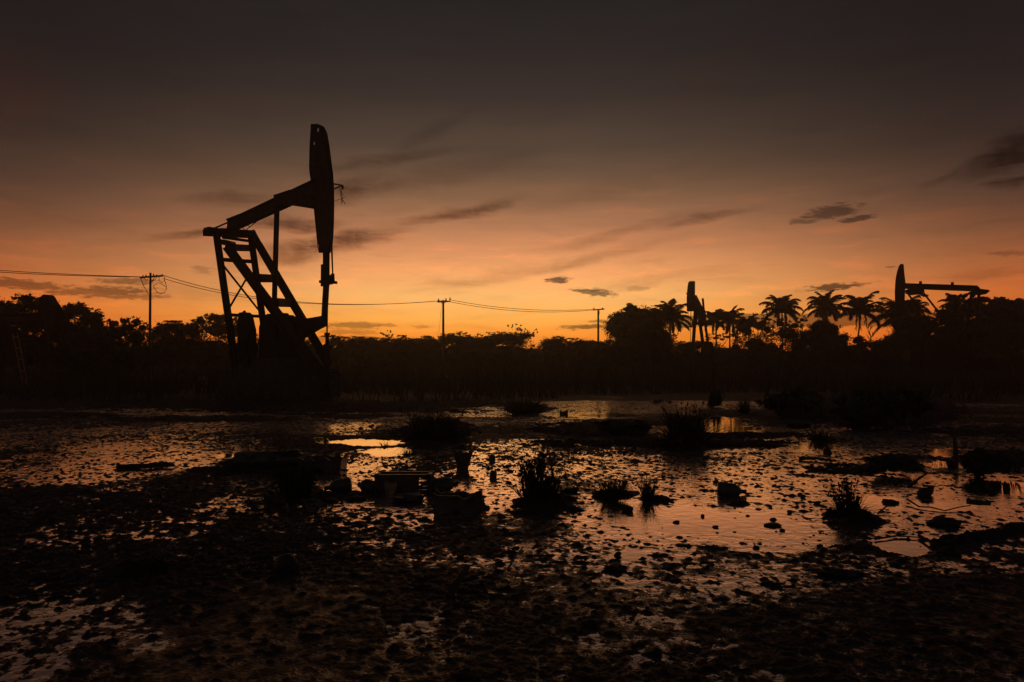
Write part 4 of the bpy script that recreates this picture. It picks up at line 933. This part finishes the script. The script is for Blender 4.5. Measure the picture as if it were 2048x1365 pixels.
lit(806, 985, frame_box, 'battery_case', 'boxy case with an open end showing orange through it', 'case')
def jug(b, c, k, L=50, r=13, dirn=(-1, .1, .12), handle=False):
    ax = Vector(dirn).normalized(); c = c + Vector((0, r * k, r * k * .72)) - ax * L * .45 * k
    b.lathe(c, ax, [(0, 0), (r * .85 * k, 0), (r * k, 3 * k), (r * 1.02 * k, L * .2 * k), (r * .96 * k, L * .25 * k), (r * 1.02 * k, L * .3 * k), (r * k, L * .6 * k), (r * .62 * k, L * .8 * k), (r * .3 * k, L * .88 * k), (r * .28 * k, L * k), (r * .34 * k, L * k), (r * .34 * k, L * 1.06 * k), (0, L * 1.06 * k)], 16)
    if handle:
        pts = []
        for i in range(9): a = math.pi * i / 8; pts.append(c + ax * (L * .95 * k) * (math.sin(a) * .55 + .38) + VZ * r * k * .95 * math.cos(a) * 1.0)
        b.tube(pts, 2.8 * k, 6)
lit(676, 985, lambda b, c, k: jug(b, c, k, 50, 14, (-1, -.1, -.16)), 'plastic_jug', 'plastic jug lying with its neck to the left, leftmost of the jugs', 'jug', smooth=True)
lit(732, 986, lambda b, c, k: jug(b, c, k, 40, 14, (-.8, .5, .1)), 'plastic_jug', 'stubby jug lying left of the boxy case', 'jug', smooth=True)
lit(884, 984, lambda b, c, k: jug(b, c, k, 48, 15, (1, .15, .05), True), 'plastic_jug', 'jug with a loop handle right of the boxy case', 'jug', smooth=True)
lit(1464, 993, lambda b, c, k: jug(b, c, k, 52, 14, (1, -.2, -.1)), 'plastic_jug', 'dark jug lying alone on the smooth orange film at the right', 'jug', smooth=True)
lit(782, 986, lambda b, c, k: b.lathe(c + Vector((0, -6 * k, 0)), (.05, 0, 1), [(8 * k, -.02), (10 * k, 2 * k), (13 * k, 14 * k), (12 * k, 22 * k), (11 * k, 22 * k), (9 * k, 4 * k), (0, 3 * k)], 14), 'pot', 'pale round pot against the front of the boxy case', 'pot', 'pale_plastic', True)
def crushed(b, c, k): b.blob(c + VZ * 6 * k, (28 * k, 20 * k, 9 * k), .35, 14, 8, 77); b.box(c + VZ * 9 * k, Vector((24, 4, 5)) * k, Vector((-3, 14, 1)) * k, VZ * 1.2 * k)
lit(816, 1003, crushed, 'crushed_can', 'crushed flat can in front of the boxy case', 'can')
def bucket(b, c, k):
    b.lathe(c, (.02, 0, 1), [(0, -.02), (11 * k, -.02), (12 * k, 6 * k), (17 * k, 22 * k), (20 * k, 31 * k), (17.5 * k, 30 * k), (15 * k, 20 * k), (9 * k, 4 * k), (0, 4 * k)], 16, 2.2 * k)
    for a in (.4, 2.2, 4): b.box(c + Vector((math.cos(a) * 16 * k, math.sin(a) * 16 * k, 31 * k)), VX * 3 * k, VY * 1 * k, VZ * 4.5 * k)
lit(925, 938, bucket, 'bucket', 'broken bucket with a jagged rim standing upright', 'bucket')
def ring(b, c, k):
    pts = []
    for i in range(12): a = math.pi * (-1.12 + 1.24 * i / 11); pts.append(c + Vector((15 * k * math.cos(a), 3 * k * math.sin(a * 2), 17 * k + 17 * k * math.sin(a))))
    b.tube(pts, [2.4 * k + 2.6 * k * abs(math.cos(math.pi * (-1.12 + 1.24 * i / 11))) for i in range(12)], 7)
lit(623, 1026, ring, 'torn_ring', 'upright torn plastic ring open at the top', 'ring')
lit(986, 956, lambda b, c, k: b.lathe(c, (.1, 0, 1), [(0, -.02), (7 * k, -.02), (7.5 * k, 8 * k), (6 * k, 13 * k), (0, 14 * k)], 10, 1.2 * k), 'can', 'small upright can right of the broken bucket', 'can')
lit(985, 920, lambda b, c, k: b.lathe(c, (-.1, 0, 1), [(0, -.02), (6 * k, -.02), (7 * k, 6 * k), (5 * k, 9 * k), (0, 10 * k)], 10, 1.2 * k), 'can', 'smaller can farther back than the upright can', 'can')
lit(1127, 831, broken_box(13, 8, 9, 31, 1.5), 'torn_crate', 'tiny box standing on the far glittering flats', 'crate')
lit(1315, 806, broken_box(14, 7, 9, 37, 1.5), 'torn_crate', 'tiny box at the far right of the glittering flats', 'crate')
def dome(b, c, k): b.blob(c + VZ * 6 * k, (24 * k, 22 * k, 28 * k), .04, 18, 10, 4)
lit(573, 1142, dome, 'sunken_ball', 'smooth round dome half sunk in the dark mud', 'ball', 'stone', True)
def stick(pts, r, lab, m='stick', name='stick', cat='stick', n=6):
    b = MB(); P3 = [gnd(x, y, 0) + VZ * h for x, y, h in pts]
    b.tube(P3, [r * (1 - .45 * i / (len(P3) - 1)) for i in range(len(P3))], n)
    return tag(b.build(name, m), lab, cat, 'dead wood lying in the mud')
stick([(1016, 1140, .0), (1028, 1130, .035), (1046, 1112, .05)], .008, 'thin pale stick poking up from the dark mud', 'stick')
stick([(898, 1196, .0), (914, 1188, .05), (936, 1172, .09)], .022, 'thick dark stake leaning out of the mud near the front', 'wood', 'stake', 'stake')
stick([(1598, 921, .02), (1634, 922, .03), (1672, 926, .02)], .022, 'straight thin log on the orange flats', 'wood', 'log', 'log', 8)
stick([(234, 938, .02), (290, 937, .03), (346, 935, .025)], .028, 'long low log on the bright flats at the left', 'wood', 'log', 'log', 8)
stick([(1816, 975, .0), (1838, 968, .05), (1856, 970, .11)], .014, 'short stick slanting up left of the mud lumps', 'wood')
stick([(1814, 1006, .03), (1838, 1017, .012), (1862, 1019, .016), (1890, 1024, .008), (1918, 1020, .02), (1942, 1019, .03)], .007, 'long curved branch lying on the orange film', 'wood', 'branch', 'branch')
stick([(1756, 1030, .01), (1772, 1022, .03), (1786, 1018, .06)], .007, 'short twig right of the mound with the weed', 'wood')
stick([(1934, 1003, .006), (1956, 1006, .01), (1982, 1008, .004)], .017, 'stubby log lying near the right edge', 'wood', 'log', 'log', 8)
stick([(1838, 1076, .015), (1856, 1088, .02), (1880, 1102, .01)], .010, 'bent branch around the round puddle at the lower right', 'wood', 'branch', 'branch')
stick([(1750, 1082, .01), (1790, 1076, .012), (1836, 1078, .01)], .007, 'thin branch along the far rim of the round puddle', 'wood', 'branch', 'branch')
stick([(1912, 928, -.05), (1912, 928, .2), (1910, 928, .30)], .028, 'short stump standing between the twin puddles', 'wood', 'stump', 'stump')
stick([(1428, 806, -.05), (1427, 806, 1.0), (1428, 806, 1.25)], .035, 'thin post standing before the treeline below the small far pump jack', 'wood', 'post', 'post')
CL = 'mud clods standing out of the oily film'
def clod(px, py, wpx, hpx, lab, seed=None):
    c = base(px, py, 0); k = c.y / F; sd = int(seed or px * 5 + py); b = MB(); q = random.Random(sd)
    b.blob(c + VZ * hpx * k * .35, (wpx * .5 * k, wpx * .5 * k * q.uniform(.6, 1.1), hpx * .65 * k), .32, 12, 8, sd)
    b.blob(c + Vector((q.uniform(-.3, .3) * wpx * k, 0, hpx * k * .2)), (wpx * .34 * k, wpx * .3 * k, hpx * .38 * k), .35, 9, 6, sd + 1)
    return tag(b.build('mud_clod', 'stone', None, True), lab, 'clod', CL)
for px, py, w_, h_, lab in ((1655, 907, 16, 20, 'pointed clod above the straight thin log'), (1904, 936, 22, 26, 'rounded clod at the lower twin puddle beside the stump'), (1850, 992, 34, 28, 'tall clod behind the long curved branch'), (1890, 1050, 60, 24, 'broad clod under the long curved branch'),
                      (1545, 1052, 40, 10, 'flat clod on the smooth orange film'), (1900, 1108, 46, 22, 'lumpy clod right of the round puddle'), (1780, 1006, 34, 12, 'low clod right of the mound with the weed'), (1635, 1008, 14, 9, 'small clod left of the mound with the weed'),
                      (1988, 972, 30, 14, 'clod on the film below the shrub near the right edge'), (1255, 1022, 26, 18, 'clod with a tail in front of the fan-shaped tuft'), (1330, 1004, 18, 14, 'clod right of the narrow dry grass tuft'), (1405, 1034, 8, 8, 'lone round pebble of mud on the smooth orange film'),
                      (660, 1004, 30, 12, 'low clod in front of the leftmost jug'), (712, 1000, 44, 14, 'flat clod in front of the stubby jug'), (960, 1004, 20, 12, 'clod right of the torn open box'), (1140, 985, 40, 12, 'clod right of the mound with the tallest weed'),
                      (1230, 1140, 50, 16, 'broad dark clod below the smooth orange film'), (1236, 1112, 14, 14, 'small clod at the small pool in the lower middle'), (1680, 1150, 90, 22, 'wide dark clod at the lower right')):
    clod(px, py, w_ * .85, h_ * .55, lab)
q = random.Random(31)
for k in range(150):
    e = q.choice([WET[21], WET[23], WET[24], WET[25], WET[26], WET[8], WET[12], WET[0], WET[10], WET[28], WET[20]])
    a = q.uniform(0, 6.28); r_ = q.random() ** .5; px, py = e[0] + math.cos(a) * e[2] * r_, e[1] + math.sin(a) * e[3] * r_
    if any(ell(px, py, p_) < 1.1 for p_ in POOL[:13]) or px < 5 or px > 2043: continue
    s_ = q.uniform(3, 10) * (1 + (py - 900) / 400); clod(px, py, s_, s_ * q.uniform(.18, .45), 'small dark clod dotting the oily film', 500 + k)

# ------------------------------------------------------------------ evening air
b = MB(); b.box((0, 0, 6.6), Vector((440, 0, 0)), Vector((0, 440, 0)), VZ * 8.6)
hz = bpy.data.materials.new('haze'); hz.use_nodes = True; ht = hz.node_tree; ht.nodes.clear()
pv = ht.nodes.new('ShaderNodeVolumePrincipled'); ho = ht.nodes.new('ShaderNodeOutputMaterial')
pv.inputs['Density'].default_value = .0011; pv.inputs['Anisotropy'].default_value = .8; pv.inputs['Color'].default_value = (1, .98, .96, 1)
ht.links.new(pv.outputs[0], ho.inputs['Volume'])
tag(b.build('haze', hz), 'thin warm evening haze over the field', None, None, 'stuff')
